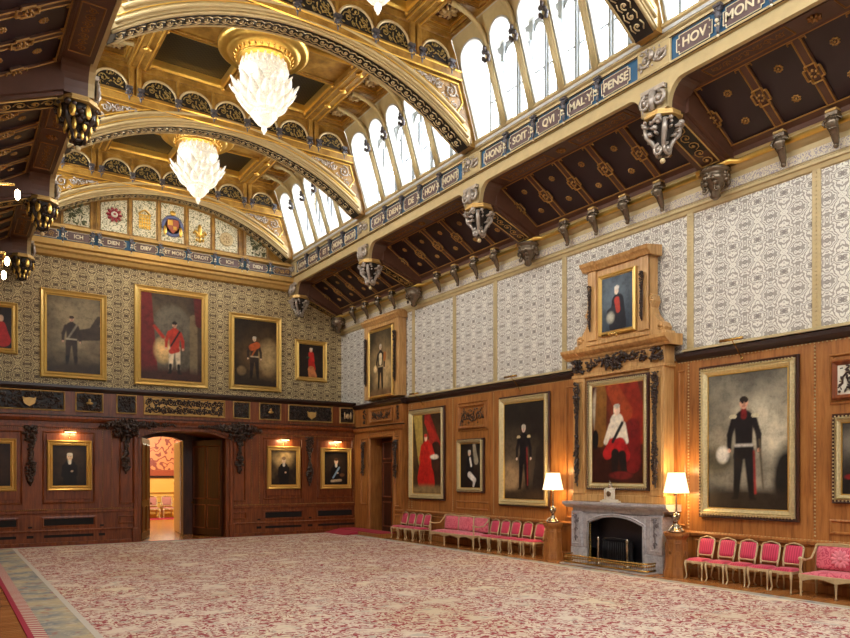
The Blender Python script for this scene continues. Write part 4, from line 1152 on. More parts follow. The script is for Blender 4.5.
def make_chair():
    t=thing('side_chair','','chair'); W=.205
    for x,y,o in ((-W,-.2,-1),(W,-.2,-1),(-W*.85,.2,1),(W*.85,.2,1)): obj('leg',cabriole(x,y,.42,o),M['giltwood'],t)
    mb=MB(); mb.prism([(-.235,-.23),(-.1,-.245),(.1,-.245),(.235,-.23),(.2,.22),(-.2,.22)],.375,.43,lambda u,v,p:(u,v,p)); mb.blob((0,-.25,.385),(.06,.015,.035)); obj('seat_frame',mb,M['giltwood'],t)
    obj('seat',cushion(-.21,-.22,.21,.19,.431,.055),M['chairred'],t)
    mb=MB(); mb.tube(rr_path(.40,.54,.93,.2,.3),.019,n=6); 
    for q in (-1,1): mb.tube([(q*.17,.2,.42),(q*.185,.2,.5),(q*.19,.215,.6)],.02,n=6)
    mb.blob((0,.285,.965),(.05,.02,.022)); obj('back_frame',mb,M['giltwood'],t)
    obj('backrest',padded(.36,.555,.92,.2,.295,.035),M['chairred'],t)
    return t
ch0=make_chair(); first=True
grp=[('near',[10.22,9.69,9.18,8.67,8.17],['gilt side chair with crimson seat, beside the near carved pedestal','gilt side chair with crimson seat, second right of the near pedestal','gilt side chair with crimson seat, middle of the five beside the near settee','gilt side chair with crimson seat, second left of the near settee','gilt side chair with crimson seat, touching the near settee'],14.42),
('mid',[17.88,17.37,16.87,16.34,15.79],['gilt crimson chair touching the far three-part settee','gilt crimson chair, second right of the far three-part settee','gilt crimson chair, middle of five left of the far pedestal','gilt crimson chair, second left of the far carved pedestal','gilt crimson chair beside the far carved pedestal'],14.42),
('far',[23.17,22.66,22.15,21.64],['gilt crimson chair beside the carpeted step at the side door','gilt crimson chair, second from the carpeted step','gilt crimson chair, third from the carpeted step','gilt crimson chair of the far row, closest to the far settee'],14.35)]
for g,ys,labs,x in grp:
    for y,lb in zip(ys,labs):
        if first: c=ch0; c.location=(x,y,0); c.rotation_euler=(0,0,R_RIGHT); c['label']=lb; first=False
        else: c=dup(ch0,(x,y,0),R_RIGHT,lb)
        c['group']='crimson gilt chairs along the right wall'
far=[]
for k,(x,y,lb) in enumerate(((9.55,40.9,'pale gilt armchair partly hidden at the left of the end doorway'),(10.35,40.9,'pale gilt armchair seen through the end doorway below the tapestry'))):
    c=dup(ch0,(x,y,0),PI*0,lb,'gilt chairs in the room beyond'); c.scale=(1.4,1.2,1.25); far.append(c)
for c in far:
    for q in (-1,1):
        mb=MB(); mb.tube([(q*.23,.2,.66),(q*.26,-.05,.68),(q*.26,-.18,.66),(q*.24,-.18,.45)],.02,n=6); obj('armrest',mb,M['giltwood'],c)
    for o in bpy.data.objects:
        if o.parent==c and o.name.startswith(('seat.','backrest.')):
            o.data=o.data.copy(); o.data.materials.clear(); o.data.materials.append(plainc('dusty_pink_floral_cover',(176,120,112),.7))
def settee(label,loc,W,nback,mat,medallion):
    t=thing('settee',label,'settee',loc,R_RIGHT); h=W/2
    nl=4
    for i in range(nl):
        x=-h+.04+(W-.08)*i/(nl-1)
        for y in (-.3,.28):
            m=MB(); m.lathe([(.018,0),(.024,.03),(.016,.06),(.026,.2),(.03,.3),(.02,.33),(.032,.36),(.032,.42)],(x,y,0),n=8); obj('leg',m,M['giltwood'],t)
    mb=MB(); mb.bbox(-h,-.33,.37,h,.3,.44,.012)
    for i in range(nl-1):   # arched apron
        a=-h+.06+(W-.12)*i/(nl-1); b=a+(W-.12)/(nl-1)
        for k in range(6):
            u=a+(b-a)*k/6; v=a+(b-a)*(k+1)/6; f=lambda q:.3+.07*math.sin((q-a)/(b-a)*PI)
            mb.prism([(u,f(u)),(v,f(v)),(v,.38),(u,.38)],-.325,-.3,FY)
    obj('seat_frame',mb,M['giltwood'],t)
    obj('seat',cushion(-h+.03,-.32,h-.03,.26,.44,.07),mat,t)
    g=MB(); g.tube([(-h+.02,.3,.42),(-h+.02,.34,.98),(h-.02,.34,.98),(h-.02,.3,.42)],.024,n=6)
    for i in range(nback-1):
        x=-h+W*(i+1)/nback; g.tube([(x,.29,.44),(x,.33,.98)],.02,n=6)
    g.beads((-h+.02,.335,1.0),(h-.02,.335,1.0),.04,.014); 
    for i in range(nback): g.tube([(-h+W*i/nback+.04,.335,.985),(-h+W*(i+.5)/nback,.335,1.02),(-h+W*(i+1)/nback-.04,.335,.985)],.018,n=6)
    obj('back_frame',g,M['giltwood'],t)
    for i in range(nback):
        m=padded(W/nback-.05,.5,.965,.29,.335,.05); m.xf(Matrix.Translation((-h+W*(i+.5)/nback,0,0))); p=obj('backrest',m,mat,t)
        if medallion:
            m=MB(); i0=0; rosette(m,(0,0,0),.2,12,.02,M3=Matrix.Rotation(-PI/2,3,'X')); m.lathe([(.1,0),(.1,.012),(.06,.012)],n=16,ax=1); m.xf(Matrix.Translation((-h+W*(i+.5)/nback,.245,.73)))
            obj('damask_medallion',m,plainc('pale_pink_silk',(232,140,150),.6),p)
    for q in (-1,1):
        m=MB(); m.lathe([(.02,.3),(.03,.36),(.018,.45),(.026,.6),(.02,.7),(.032,.72),(.03,.76)],(q*(h-.03),-.3,0),n=8)
        m.tube([(q*(h-.03),-.3,.74),(q*(h-.03),-.12,.7),(q*(h-.03),.1,.72),(q*(h-.02),.26,.86),(q*(h-.02),.335,.98)],[.026,.022,.02,.022,.022],n=6); m.blob((q*(h-.03),-.31,.74),.04)
        obj('armrest',m,M['giltwood'],t)
    return t
settee('pale gilt settee with three rose-pink back panels below the dark-coated portraits',(14.38,19.45,0),2.5,3,M['damaskred'],False)
settee('large gilt settee with rose damask medallion cover at the right edge',(14.38,6.68,0),2.1,2,M['damaskred'],True)

# ================================================================== PEDESTALS AND LAMPS
def octa(m,r0,z0,r1,z1): m.lathe([(r0,z0),(r1,z1)],n=8,smooth=False,a0=PI/8)
def pedestal(label,loc):
    t=thing('pedestal',label,'pedestal',loc,R_RIGHT,'carved octagonal pedestals')
    m=MB(); 
    for r0,z0,r1,z1 in ((.31,0,.31,.06),(.31,.06,.29,.16),(.285,.16,.28,.22)): octa(m,r0,z0,r1,z1)
    obj('base',m,M['oak'],t)
    m=MB(); octa(m,.27,.22,.23,.88); obj('shaft',m,M['oak'],t)
    m=MB(); 
    for r0,z0,r1,z1 in ((.23,.86,.25,.9),(.25,.9,.29,.96),(.3,.96,.3,1.03)): octa(m,r0,z0,r1,z1)
    obj('cap',m,M['oak'],t)
    m=MB()
    for k in range(8):
        a=k*PI/4; i0=len(m.v); m.framerect(-.07,.3,.07,.8,[(0,0),(0,.012),(.015,.015),(.03,0)]); m.lathe([(.055,0),(.055,.015),(.035,.015),(.035,0)],(0,0,.56),n=12,ax=1)
        m.xf(Matrix.Rotation(a,4,'Z')@Matrix.Translation((0,-.232,0)),i0)
    obj('carved_facets',m,M['oak'],t)
    return t
pedestal('carved octagonal oak pedestal left of the fireplace',(14.38,14.95,0)); pedestal('carved octagonal oak pedestal right of the fireplace',(14.38,10.82,0))
def table_lamp(label,loc):
    t=thing('table_lamp',label,'lamp',loc,R_RIGHT,'silver table lamps on pedestals')
    m=MB(); m.lathe([(.2,0),(.2,.02),(.15,.04),(.1,.06),(.06,.12),(.07,.16),(.035,.2)],n=16)
    for k in range(3):
        a=k*2*PI/3; i0=len(m.v); m.tube([(.06,0,.14),(.13,0,.1),(.18,0,.03),(.2,0,.015)],[.02,.025,.02,.03],n=6); m.xf(Matrix.Rotation(a,4,'Z'),i0)
    obj('base',m,M['silverlamp'],t)
    m=MB(); m.lathe([(.03,.2),(.05,.24),(.06,.3),(.04,.36),(.055,.4),(.03,.44),(.022,.5),(.02,.85),(.03,.88),(.02,.95)],n=12); m.blob((.0,-.06,.33),(.05,.05,.07)); m.blob((0,.06,.33),(.05,.05,.07)); m.blob((.06,0,.38),(.05,.04,.06)); m.blob((-.06,0,.38),(.05,.04,.06)); obj('stem',m,M['silverlamp'],t)
    m=MB(); n=72; vs=[]
    for r,z in ((.285,.92),(.19,1.38)):
        for k in range(n):
            a=2*PI*k/n; q=r*(1+.02*(1 if k%2 else -1)); vs.append((q*math.cos(a),q*math.sin(a),z))
    m.add(vs,[(k,(k+1)%n,n+(k+1)%n,n+k) for k in range(n)]); m.lathe([(.29,.91),(.295,.925),(.288,.94)],n=32,cap=False); m.lathe([(.193,1.37),(.199,1.38),(.193,1.39)],n=32,cap=False)
    obj('lamp_shade',m,M['shade'],t)
    m=MB(); m.blob((0,0,1.04),(.04,.04,.06)); obj('bulb',m,M['bulb'],t)
    l=bpy.data.lights.new('lamp_light','POINT'); l.energy=LAMP; l.color=(1,.62,.26); l.shadow_soft_size=.06
    o=bpy.data.objects.new('lamp_light',l); COL.objects.link(o); o.parent=t; o.location=(0,0,.9)
    l=bpy.data.lights.new('lamp_light_up','POINT'); l.energy=LAMP*.5; l.color=(1,.66,.3); l.shadow_soft_size=.06
    o=bpy.data.objects.new('lamp_light_up',l); COL.objects.link(o); o.parent=t; o.location=(0,0,1.42)
table_lamp('lit pleated-shade table lamp on the pedestal left of the fireplace',(14.38,14.95,1.05)); table_lamp('lit pleated-shade table lamp on the pedestal right of the fireplace',(14.38,10.82,1.05))

# ================================================================== FIREPLACE
FYc=12.72
t=thing('fireplace','grey marble fireplace with arched opening below the seated portrait','fireplace',(14.81,FYc,0),R_RIGHT)
for q in (-1,1):
    m=MB(); a,b=sorted((q*.96,q*1.5))
    m.bbox(a,-.4,.0,b,-.01,1.42,.01); m.bbox(a-.03,-.44,0,b+.03,-.01,.42,.015); m.bbox(min(q*1.12,q*1.5),-.45,.44,max(q*1.12,q*1.5),-.38,1.4,.01)
    m.framerect(min(q*1.16,q*1.46),.52,max(q*1.16,q*1.46),1.36,[(0,0),(0,.02),(.02,.02),(.03,.0)],-.45)
    j=obj('jamb',m,M['marble'],t)
    m=MB(); r=random.Random(3)
    m.tube([(q*1.31,-.47,.6),(q*1.33,-.48,.8),(q*1.29,-.48,1.0),(q*1.31,-.48,1.3)],.016,n=5)
    for z in (.68,.9,1.1): spiral(m,q*1.31,z,.07,1,1,0,-.47,.014)
    foliage(m,q*1.31-.1,1.12,q*1.31+.1,1.32,-.45,.04,14,.035,r); obj('carved_spray',m,plainc('dark_grey_marble',(112,104,104),.35),j)
m=MB(); m.bbox(-1.5,-.4,1.36,1.5,-.01,1.52,.01)
archwall(m,-.96,.96,1.12,1.36,1.4,FY,-.4,-.05)
obj('lintel',m,M['marble'],t)
m=MB(); m.prism([(0,1.5),(-.45,1.5),(-.48,1.54),(-.56,1.58),(-.58,1.62),(-.58,1.67),(0,1.67)],-1.72,1.72,lambda u,v,p:(p,u,v)); obj('mantel_shelf',m,M['marble'],t)
m=MB(); 
for i,o in enumerate((.0,.05)):
    pts=[(-.96+o,-.41-.0,.05)]+[(x,-.41,archz(x,-.98,.98,1.12,1.36)-o) for x in [(-.96+o)+(1.92-2*o)*k/14 for k in range(15)]]+[(.96-o,-.41,.05)]
    m.tube(pts,.03-.01*i,n=6)
obj('arch_moulding',m,M['marble'],t)
m=MB(); m.box(-.96,-.06,0.04,.96,-.03,1.4); m.box(-.96,-.38,0.04,-.93,-.05,1.2); m.box(.93,-.38,0.04,.96,-.05,1.2); obj('fireback',m,plainc('sooty_iron_fireback',(40,36,40),.35,.3),t)
m=MB(); 
for z in (.25,.45,.65,.85,1.05): m.tube([(-.92,-.36,z-.0),(-.88,-.36,z),(-.84,-.36,z)],.012,n=4)
m.box(-.9,-.38,.05,-.87,-.34,1.15); m.beads((-.84,-.4,.1),(-.84,-.4,1.15),.06,.02); obj('gilt_insert',m,M['brass'],t)
m=MB(); m.bbox(-1.42,-.97,.0,1.42,-.45,.034,.008); m.box(-.95,-.46,0,.95,-.02,.034); obj('hearth',m,M['marble'],t)
# fire grate with andirons
t=thing('fire_grate','dark iron fire grate with polished dogs inside the arched opening','grate',(14.53,FYc,.055),R_RIGHT)
m=MB(); m.lathe([(.5,.12),(.52,.2),(.5,.62)],n=24,cap=False); m.v=[(x*1.0,y*.3+.0,z) for x,y,z in m.v]
for k in range(15): x=-.42+.06*k; m.tube([(x,-.16*math.sqrt(max(0,1-(x/.52)**2)),.1),(x,-.17*math.sqrt(max(0,1-(x/.52)**2)),.6)],.01,n=4)
m.tube([(-.5,-.02,.62),(-.3,-.14,.68),(0,-.17,.7),(.3,-.14,.68),(.5,-.02,.62)],.02); obj('basket',m,M['iron'],t)
for q in (-1,1):
    m=MB(); m.lathe([(.06,0),(.05,.04),(.02,.08),(.03,.2),(.02,.35),(.04,.5),(.02,.6),(.05,.66),(.0,.72)],(q*.48,-.2,0),n=10,cap=False); m.box(q*.48-.02,-.2,.12,q*.48+.02,.1,.16); m.tube([(q*.48-.1,-.2,0),(q*.48,-.2,.1),(q*.48+.1,-.2,0)],.015,n=5); obj('firedog',m,M['silverlamp'],t)
m=MB(); rr=random.Random(3)
for k in range(5): m.tube([(-.35+rr.uniform(-.05,.05),rr.uniform(-.08,.08),.2+k*.07),(.35,rr.uniform(-.08,.08),.22+k*.06)],.045,n=7)
for k in range(5): obj('log',(lambda a:(a.tube([(-.35,rr.uniform(-.06,.06),.2+k*.07),(.35,rr.uniform(-.06,.06),.22+k*.06)],.045,n=7),a)[1])(MB()),M['oakdark'],t)
# fender
t=thing('fender','low pierced brass fender round the marble hearth','fender',(14.81,FYc,.042),R_RIGHT)
pth=[(-1.38,-.52),(-1.38,-.82),(-1.3,-.9),(-1.1,-.92),(1.1,-.92),(1.3,-.9),(1.38,-.82),(1.38,-.52)]
m=MB(); m.tube([(x,y,.21) for x,y in pth],.022,n=6); obj('top_rail',m,M['brass'],t)
m=MB(); m.tube([(x,y,.03) for x,y in pth],.026,n=6); m.tube([(x,y,.13) for x,y in pth],.01,n=5); obj('bottom_rail',m,M['brass'],t)
m=MB()
for (x0,y0),(x1,y1) in zip(pth,pth[1:]):
    L=math.hypot(x1-x0,y1-y0); n=max(1,int(L/.055))
    for i in range(n):
        f=(i+.5)/n; x,y=x0+(x1-x0)*f,y0+(y1-y0)*f; m.tube([(x,y,.04),(x,y,.2)],.008,n=4)
        m.blob((x,y,.15),(.022,.022,.026),n=5,m=3)
obj('pierced_gallery',m,M['brass'],t)
for x,y in ((-1.38,-.82),(-.5,-.92),(.5,-.92),(1.38,-.82)):
    m=MB(); m.blob((x,y,.018),(.035,.035,.02)); obj('foot',m,M['brass'],t)
# mantel clock
t=thing('mantel_clock','small white and gilt figure clock on the mantel shelf','clock',(14.3,FYc+.05,1.672),R_RIGHT)
m=MB(); m.bbox(-.3,-.065,0,.3,.065,.05,.01); m.bbox(-.24,-.055,.05,.24,.055,.08,.01); obj('base',m,M['ivory'],t)
m=MB(); m.bbox(-.12,-.05,.08,.12,.05,.34,.015); m.bbox(-.14,-.055,.34,.14,.055,.37,.01)
for q in (-1,1): m.lathe([(.022,.08),(.016,.12),(.016,.3),(.022,.34)],(q*.16,-.03,0),n=8)
obj('case',m,M['ivory'],t)
m=MB(); m.lathe([(.075,0),(.075,.02),(.06,.02)],(0,-.05,.23),n=20,ax=1); m.box(-.004,-.075,.23,.004,-.07,.28); m.box(0,-.075,.226,.04,-.07,.233); obj('dial',m,M['silverlamp'],t)
m=MB(); m.blob((0,0,.43),(.05,.04,.07)); m.blob((0,0,.52),.028); m.tube([(0,0,.45),(.06,-.02,.49)],.012); m.tube([(0,0,.45),(-.05,-.02,.4)],.012); m.blob((.02,0,.39),(.08,.05,.03)); obj('figurine',m,M['silverlamp'],t)

# overmantel: carved oak surround
t=thing('overmantel','tall carved pale oak overmantel with cornice and scrolled upper stage','overmantel',(14.81,12.68,1.67),R_RIGHT)
m=MB()
m.bbox(-1.48,-.36,0,1.48,-.01,3.45,.01); m.bbox(-1.56,-.4,0,1.56,-.01,.2,.02)
for q in (-1,1):
    a,b=sorted((q*1.08,q*1.5)); m.bbox(a,-.42,.2,b,-.3,3.35,.012)
    m.framerect(a+.06,.35,b-.06,3.25,[(0,0),(0,.015),(.02,.015),(.03,0)],-.42)
obj('body',m,M['oakpale'],t)
m=MB(); m.bbox(-1.54,-.44,3.33,1.54,-.01,3.42,.01); m.bbox(-1.5,-.4,3.42,1.5,-.01,3.86,.01)
obj('frieze',m,M['oakpale'],t)
m=MB()
G=[(0,3.84),(-.44,3.84),(-.48,3.9),(-.56,3.95),(-.62,4.0),(-.64,4.08),(0,4.12)]
m.prism(G,-1.66,1.66,lambda u,v,p:(p,u,v))
for q in (-1,1): a,b=sorted((q*1.2,q*1.72)); m.prism([(u*1.08,v) for u,v in G],a,b,lambda u,v,p:(p,u,v))
obj('cornice',m,M['oakpale'],t)
m=MB()
m.prism([(-1.55,4.12),(1.55,4.12),(1.5,4.22),(1.0,4.3),(1.0,6.2),(-1.0,6.2),(-1.0,4.3),(-1.5,4.22)],-.34,-.01,FY)
for q in (-1,1): a,b=sorted((q*.7,q*1.0)); m.bbox(a,-.39,4.3,b,-.3,6.15,.01)
for q in (-1,1): # scroll brackets
    out=[(q*1.0,5.2),(q*1.08,5.15),(q*1.12,5.0),(q*1.05,4.85),(q*1.1,4.7),(q*1.25,4.5),(q*1.4,4.42),(q*1.46,4.3),(q*1.4,4.2),(q*1.0,4.2)]
    if q<0: out=out[::-1]
    m.prism(out,-.32,-.05,FY)
    spiral(m,q*1.06,5.02,.1,1.4,q,PI/2,-.32,.03); spiral(m,q*1.33,4.36,.12,1.4,-q,0,-.32,.035)
obj('upper_stage',m,M['oakpale'],t)
m=MB(); G=[(0,6.14),(-.4,6.14),(-.44,6.2),(-.5,6.26),(-.54,6.34),(0,6.42)]
m.prism(G,-1.02,1.02,lambda u,v,p:(p,u,v))
for q in (-1,1): a,b=sorted((q*.62,q*1.12)); m.prism([(u*1.1,v+(.0)) for u,v in G],a,b,lambda u,v,p:(p,u,v))
obj('top_cornice',m,M['oakpale'],t)
m=MB(); m.bbox(-1.04,-.42,4.16,1.04,-.01,4.26,.01); obj('string_course',m,M['oakpale'],t)
# limewood carvings on it
for q in (-1,1):
    m=drop_mesh(.24,2.75,30+q); m.xf(Matrix.Translation((q*1.29,-.42,3.2))); obj('carved_drop',m,M['carve'],t)
    m=drop_mesh(.14,1.2,40+q); m.xf(Matrix.Translation((q*.86,-.39,5.75))); obj('carved_drop',m,M['carve'],t)
    m=MB(); foliage(m,q*1.3-.17,3.48,q*1.3+.17,3.8,-.4,.12,44,.06,random.Random(q+5)); obj('carved_boss',m,M['carve'],t)
m=MB(); r=random.Random(77)
foliage(m,-1.02,3.5,1.02,3.78,-.4,.1,120,.06,r,shape=lambda x,z:abs(z-3.66+.05*math.cos(x*6))<.09+.08*math.cos(x*3)**2)
foliage(m,-.28,3.44,.28,3.86,-.4,.16,60,.06,r); obj('carved_garland',m,M['carve'],t)

# pavilion frame over the side door
t=thing('picture_surround','golden oak surround with cornice holding the portrait above the side door','surround',(14.55,24.85,5.44),R_RIGHT)
m=MB(); m.bbox(-1.36,-.02,0,-.98,.33,3.1,.01); m.bbox(.98,-.02,0,1.36,.33,3.1,.01); m.bbox(-1.0,-.0,2.85,1.0,.33,3.1,.01); m.box(-1,.1,0,1,.33,2.9); obj('pilaster',m,M['oakpale'],t)
m=MB(); m.prism([(.33,3.0),(-.04,3.0),(-.1,3.08),(-.16,3.14),(-.16,3.2),(.33,3.24)],-1.42,1.42,lambda u,v,p:(p,u,v)); m.prism([(.33,3.24),(.0,3.24),(-.06,3.3),(.33,3.34)],-1.36,1.36,lambda u,v,p:(p,u,v)); obj('cornice',m,M['oakpale'],t)
for q in (-1,1):
    m=drop_mesh(.2,1.9,50+q); m.xf(Matrix.Translation((q*1.15,-.02,2.5))); obj('carved_drop',m,M['carve'],t)

# ================================================================== CARVED DROPS AND PANELS
def drop(label,w,h,seed,loc,rz,cat='carving'):
    t=thing('hanging_swag',label,cat,loc,rz,'carved limewood drops on the panelling'); obj('fruit_and_leaves',drop_mesh(w,h,seed),M['carve'],t)
    m=MB(); r=random.Random(seed+9); m.blob((0,-.05,.0),(w*.3,.05,.06)); m.tube([(-w*.5,-.04,.04),(-w*.2,-.05,.07),(0,-.05,.02),(w*.2,-.05,.07),(w*.5,-.04,.04)],.025,n=5); obj('bow',m,M['carve'],t)
drop('dark carved fruit drop between the two small portraits left of the doorway',.4,1.85,1,(2.43,YP-.02,3.95),0)
drop('dark carved fruit drop between the pair of lit small portraits',.36,1.85,2,(12.44,YP-.02,3.85),0)
drop('dark carved drop left of the small side door by the corner',.3,1.25,3,(14.53,26.22,3.65),R_RIGHT)
drop('dark carved drop right of the small side door',.3,1.35,4,(14.53,23.66,3.65),R_RIGHT)
def garland(label,x,s):
    t=thing('hanging_garland',label,'carving',(x,YP-.02,4.0),0,'carved garlands over the end doorway')
    obj('fruit_and_leaves',drop_mesh(.42,1.5,60+s),M['carve'],t)
    m=MB(); r=random.Random(60+s)
    foliage(m,-.85,0,.85,.34,-.05,.22,130,.085,r,shape=lambda a,z:abs(z-.1-.1*math.cos(a*2.2))<.16*(1-abs(a)/1.0))
    foliage(m,s*1.7 if s<0 else .4,-.02,-.4 if s<0 else 1.7,.3,-.03,.14,90,.075,r,shape=lambda a,z:abs(z-.18)<.1*(1-max(0,abs(a)-.4)/1.4))
    foliage(m,-.45,-.3,.45,.2,-.05,.25,70,.09,r)
    obj('leaf_spray',m,M['carve'],t)
garland('dark carved garland at the left shoulder of the end doorway arch',5.4,1); garland('dark carved garland at the right shoulder of the end doorway arch',9.52,-1)
def wallcarving(label,y0,y1,z0,z1,X,ground,seed,dark):
    w,h=y1-y0,z1-z0
    t=thing('carved_panel',label,'carving',(X,(y0+y1)/2,z0),R_RIGHT,'carved panels on the right wall')
    m=MB(); m.box(-w/2,-.02,0,w/2,0,h); obj('backing',m,ground,t)
    m=MB(); m.framerect(-w/2-.04,-.04,w/2+.04,h+.04,[(0,0),(0,.06),(.03,.09),(.07,.05),(.1,.02)]); obj('frame',m,M['oak'] if not dark else M['oakdim'],t)
    m=MB(); r=random.Random(seed); scrollrow(m,-w/2+.12,.1,w/2-.12,h-.1,-.03,.022,3,True,r); foliage(m,-w/2+.1,.08,w/2-.1,h-.08,0,.08,50,.045,r); obj('relief',m,M['carve'],t)
wallcarving('small carved oak panel above the narrow portrait between the two full-lengths',18.5,19.95,3.98,4.7,14.81,M['oak'],5,False)
wallcarving('dark carved panel with cream ground above the cut-off portrait at right edge',5.95,7.4,3.92,4.62,14.81,M['cream'],6,True)
wallcarving('carved oak panel above the small side door lintel',24.0,25.65,4.52,4.98,14.545,M['oak'],7,False)
for y in (23.55,26.15):
    t=thing('carved_panel','tiny carved drop panel '+('right' if y<24 else 'left')+' of the panel over the side door','carving',(14.54,y,4.48),R_RIGHT,'carved panels on the right wall')
    m=MB(); foliage(m,-.08,0,.08,.55,0,.08,24,.045,random.Random(int(y))); obj('relief',m,M['carve'],t)
    m=MB(); m.framerect(-.14,-.03,.14,.6,[(0,0),(0,.02),(.02,.02),(.03,0)]); obj('frame',m,M['oak'],t)

# ================================================================== PAINTINGS (plain generic portraits)
class Paint:
    def __init__(s,asp,nx,ny,dark,light,gx,gy,gr,seed):
        s.asp=asp; s.nx=nx; s.ny=ny
        U,V=np.meshgrid(np.linspace(-.5,.5,nx+1)*asp,np.linspace(0,1,ny+1)); s.U=U; s.V=V
        rs=np.random.RandomState(seed); n=np.zeros_like(U)
        for k in range(10):
            fx,fy=rs.uniform(-9,9,2); n+=np.sin(U*fx*(1+k*.35)+V*fy*(1+k*.3)+rs.uniform(0,6))/(1+k*.4)
        s.n=n/4
        g=np.exp(-(((U-gx)/gr)**2+((V-gy)/gr)**2))
        f=np.clip(g*(1+.5*s.n)+.16*s.n,0,1)[...,None]
        s.C=np.array(lin(dark)[:3])*(1-f)+np.array(lin(light)[:3])*f
    def put(s,m,c,k=1.0):
        m=np.clip(m*k,0,1)[...,None]; sh=(1+.22*s.n)[...,None]; s.C=s.C*(1-m)+np.clip(np.array(lin(c)[:3])*sh,0,1)*m
    def ell(s,x,y,rx,ry,c,soft=.15,k=1.0,rot=0):
        a,b=s.U-x,s.V-y
        if rot: a,b=a*math.cos(rot)+b*math.sin(rot),-a*math.sin(rot)+b*math.cos(rot)
        d=np.sqrt((a/rx)**2+(b/ry)**2); s.put((1-d)/soft+.5,c,k)
    def cap(s,x0,y0,x1,y1,r0,r1,c,soft=.012,k=1.0):
        dx,dy=x1-x0,y1-y0; t=np.clip(((s.U-x0)*dx+(s.V-y0)*dy)/(dx*dx+dy*dy+1e-9),0,1)
        d=np.hypot(s.U-x0-dx*t,s.V-y0-dy*t)-(r0+(r1-r0)*t); s.put(-d/soft+.5,c,k)
    def person(s,x,y0,h,coat,legs,skin=(214,170,140),hair=(60,44,34),boots=(24,18,16),sash=None,epaul=None,belt=None,arms=(1,1),collar=None):
        H=lambda f:y0+h*f
        for q in (-1,1):
            s.cap(x+q*.05*h,H(.48),x+q*.075*h,H(.1),.055*h,.032*h,legs); s.cap(x+q*.075*h,H(.16),x+q*.08*h,H(.03),.033*h,.026*h,boots); s.cap(x+q*.08*h,H(.02),x+q*.12*h,H(.01),.018*h,.012*h,boots)
        s.cap(x,H(.5),x,H(.76),.085*h,.1*h,coat); s.cap(x-.06*h,H(.42),x+.05*h,H(.46),.05*h,.05*h,coat)
        for q,a in zip((-1,1),arms):
            ex,ey=x+q*(.125+.025*a)*h,H(.62); hx,hy=(x+q*.155*h,H(.47)) if a>0 else (x+q*.06*h,H(.56))
            s.cap(x+q*.1*h,H(.77),ex,ey,.035*h,.03*h,coat); s.cap(ex,ey,hx,hy,.03*h,.022*h,coat); s.ell(hx,hy,.02*h,.022*h,skin)
        if sash: s.cap(x+.09*h,H(.8),x-.07*h,H(.52),.018*h,.016*h,sash)
        if belt: s.cap(x-.085*h,H(.52),x+.085*h,H(.52),.013*h,.013*h,belt)
        if epaul: 
            for q in (-1,1): s.ell(x+q*.115*h,H(.8),.04*h,.022*h,epaul)
        s.cap(x,H(.8),x,H(.86),.03*h,.028*h,collar or coat)
        s.ell(x,H(.925),.042*h,.058*h,skin); s.ell(x,H(.955),.045*h,.034*h,hair); s.ell(x+.004*h,H(.915),.012*h,.02*h,tuple(int(v*.85) for v in skin))
        for q in (-1,1): s.ell(x+q*.016*h,H(.928),.006*h,.005*h,(50,36,30))
        s.cap(x-.012*h,H(.893),x+.012*h,H(.893),.004*h,.004*h,(150,80,70))
    def mesh(s,w,h):
        nx,ny=s.nx,s.ny; me=bpy.data.meshes.new('canvas')
        vs=[(-w/2+w*i/nx,0,-h/2+h*j/ny) for j in range(ny+1) for i in range(nx+1)]
        me.from_pydata(vs,[],[(j*(nx+1)+i,j*(nx+1)+i+1,(j+1)*(nx+1)+i+1,(j+1)*(nx+1)+i) for j in range(ny) for i in range(nx)])
        at=me.color_attributes.new('paint','FLOAT_COLOR','POINT'); c=np.ones(((nx+1)*(ny+1),4),np.float32); c[:,:3]=np.clip(s.C.reshape(-1,3),0,1); at.data.foreach_set('color',c.ravel())
        me.materials.append(M['canvas']); return me
def painting(label,cx,cy,z0,z1,w,rz,draw,fw=.2,style='gold',group=None,depth=.1,dark=(40,28,20),light=(150,130,100),glow=(0,.6,.4),res=1.0,seed=1):
    h=z1-z0
    t=thing('framed_painting',label,'painting',(cx,cy,z0),rz,group)
    m=MB()
    if style=='gold': prof=[(0,0),(0,depth*.6),(.03,depth),(fw*.35,depth*.7),(fw*.5,depth*.55),(fw*.75,depth*.75),(fw*.85,depth*.4),(fw,depth*.25)]
    else: prof=[(.07,0),(.07,depth*.7),(.1,depth),(fw*.5,depth*.7),(fw*.62,depth*.85),(fw*.8,depth*.6),(fw*.9,depth*.35),(fw,depth*.25)]
    m.framerect(-w/2,0,w/2,h,prof)
    r=random.Random(seed)
    if style!='gold':
        a=fw*.3
        for p,q in (((-w/2+a,a),(w/2-a,a)),((w/2-a,a),(w/2-a,h-a)),((w/2-a,h-a),(-w/2+a,h-a)),((-w/2+a,h-a),(-w/2+a,a))):
            m.beads((p[0],-depth*.9,p[1]),(q[0],-depth*.9,q[1]),.07,.02)
    fr_=obj('frame',m,M['giltframe'] if style!='gold' else plainc('bright_gilded_frame',(218,180,100),.34,.5),t)
    if style!='gold':
        m=MB(); m.framerect(-w/2-.0,-.0,w/2+.0,h+.0,[(0,0),(0,.05),(.02,.075),(.06,.06),(.085,.03)]); obj('outer_moulding',m,M['oakdark'],fr_)
    m=MB(); m.framerect(-w/2+fw-.015,fw-.015,w/2-fw+.015,h-fw+.015,[(0,.02),(0,depth*.35),(.012,depth*.4),(.024,.02)]); obj('slip',m,M['gilt'],fr_)
    W,Hh=w-2*fw+.03,h-2*fw+.03
    ny=int((110 if h>2.4 else 64)*res); nx=max(20,int(ny*W/Hh))
    P=Paint(W/Hh,nx,ny,dark,light,glow[0],glow[1],glow[2],seed); draw(P)
    obj('canvas',P.mesh(W,Hh),None,t,(0,-.03,h/2))
    return t
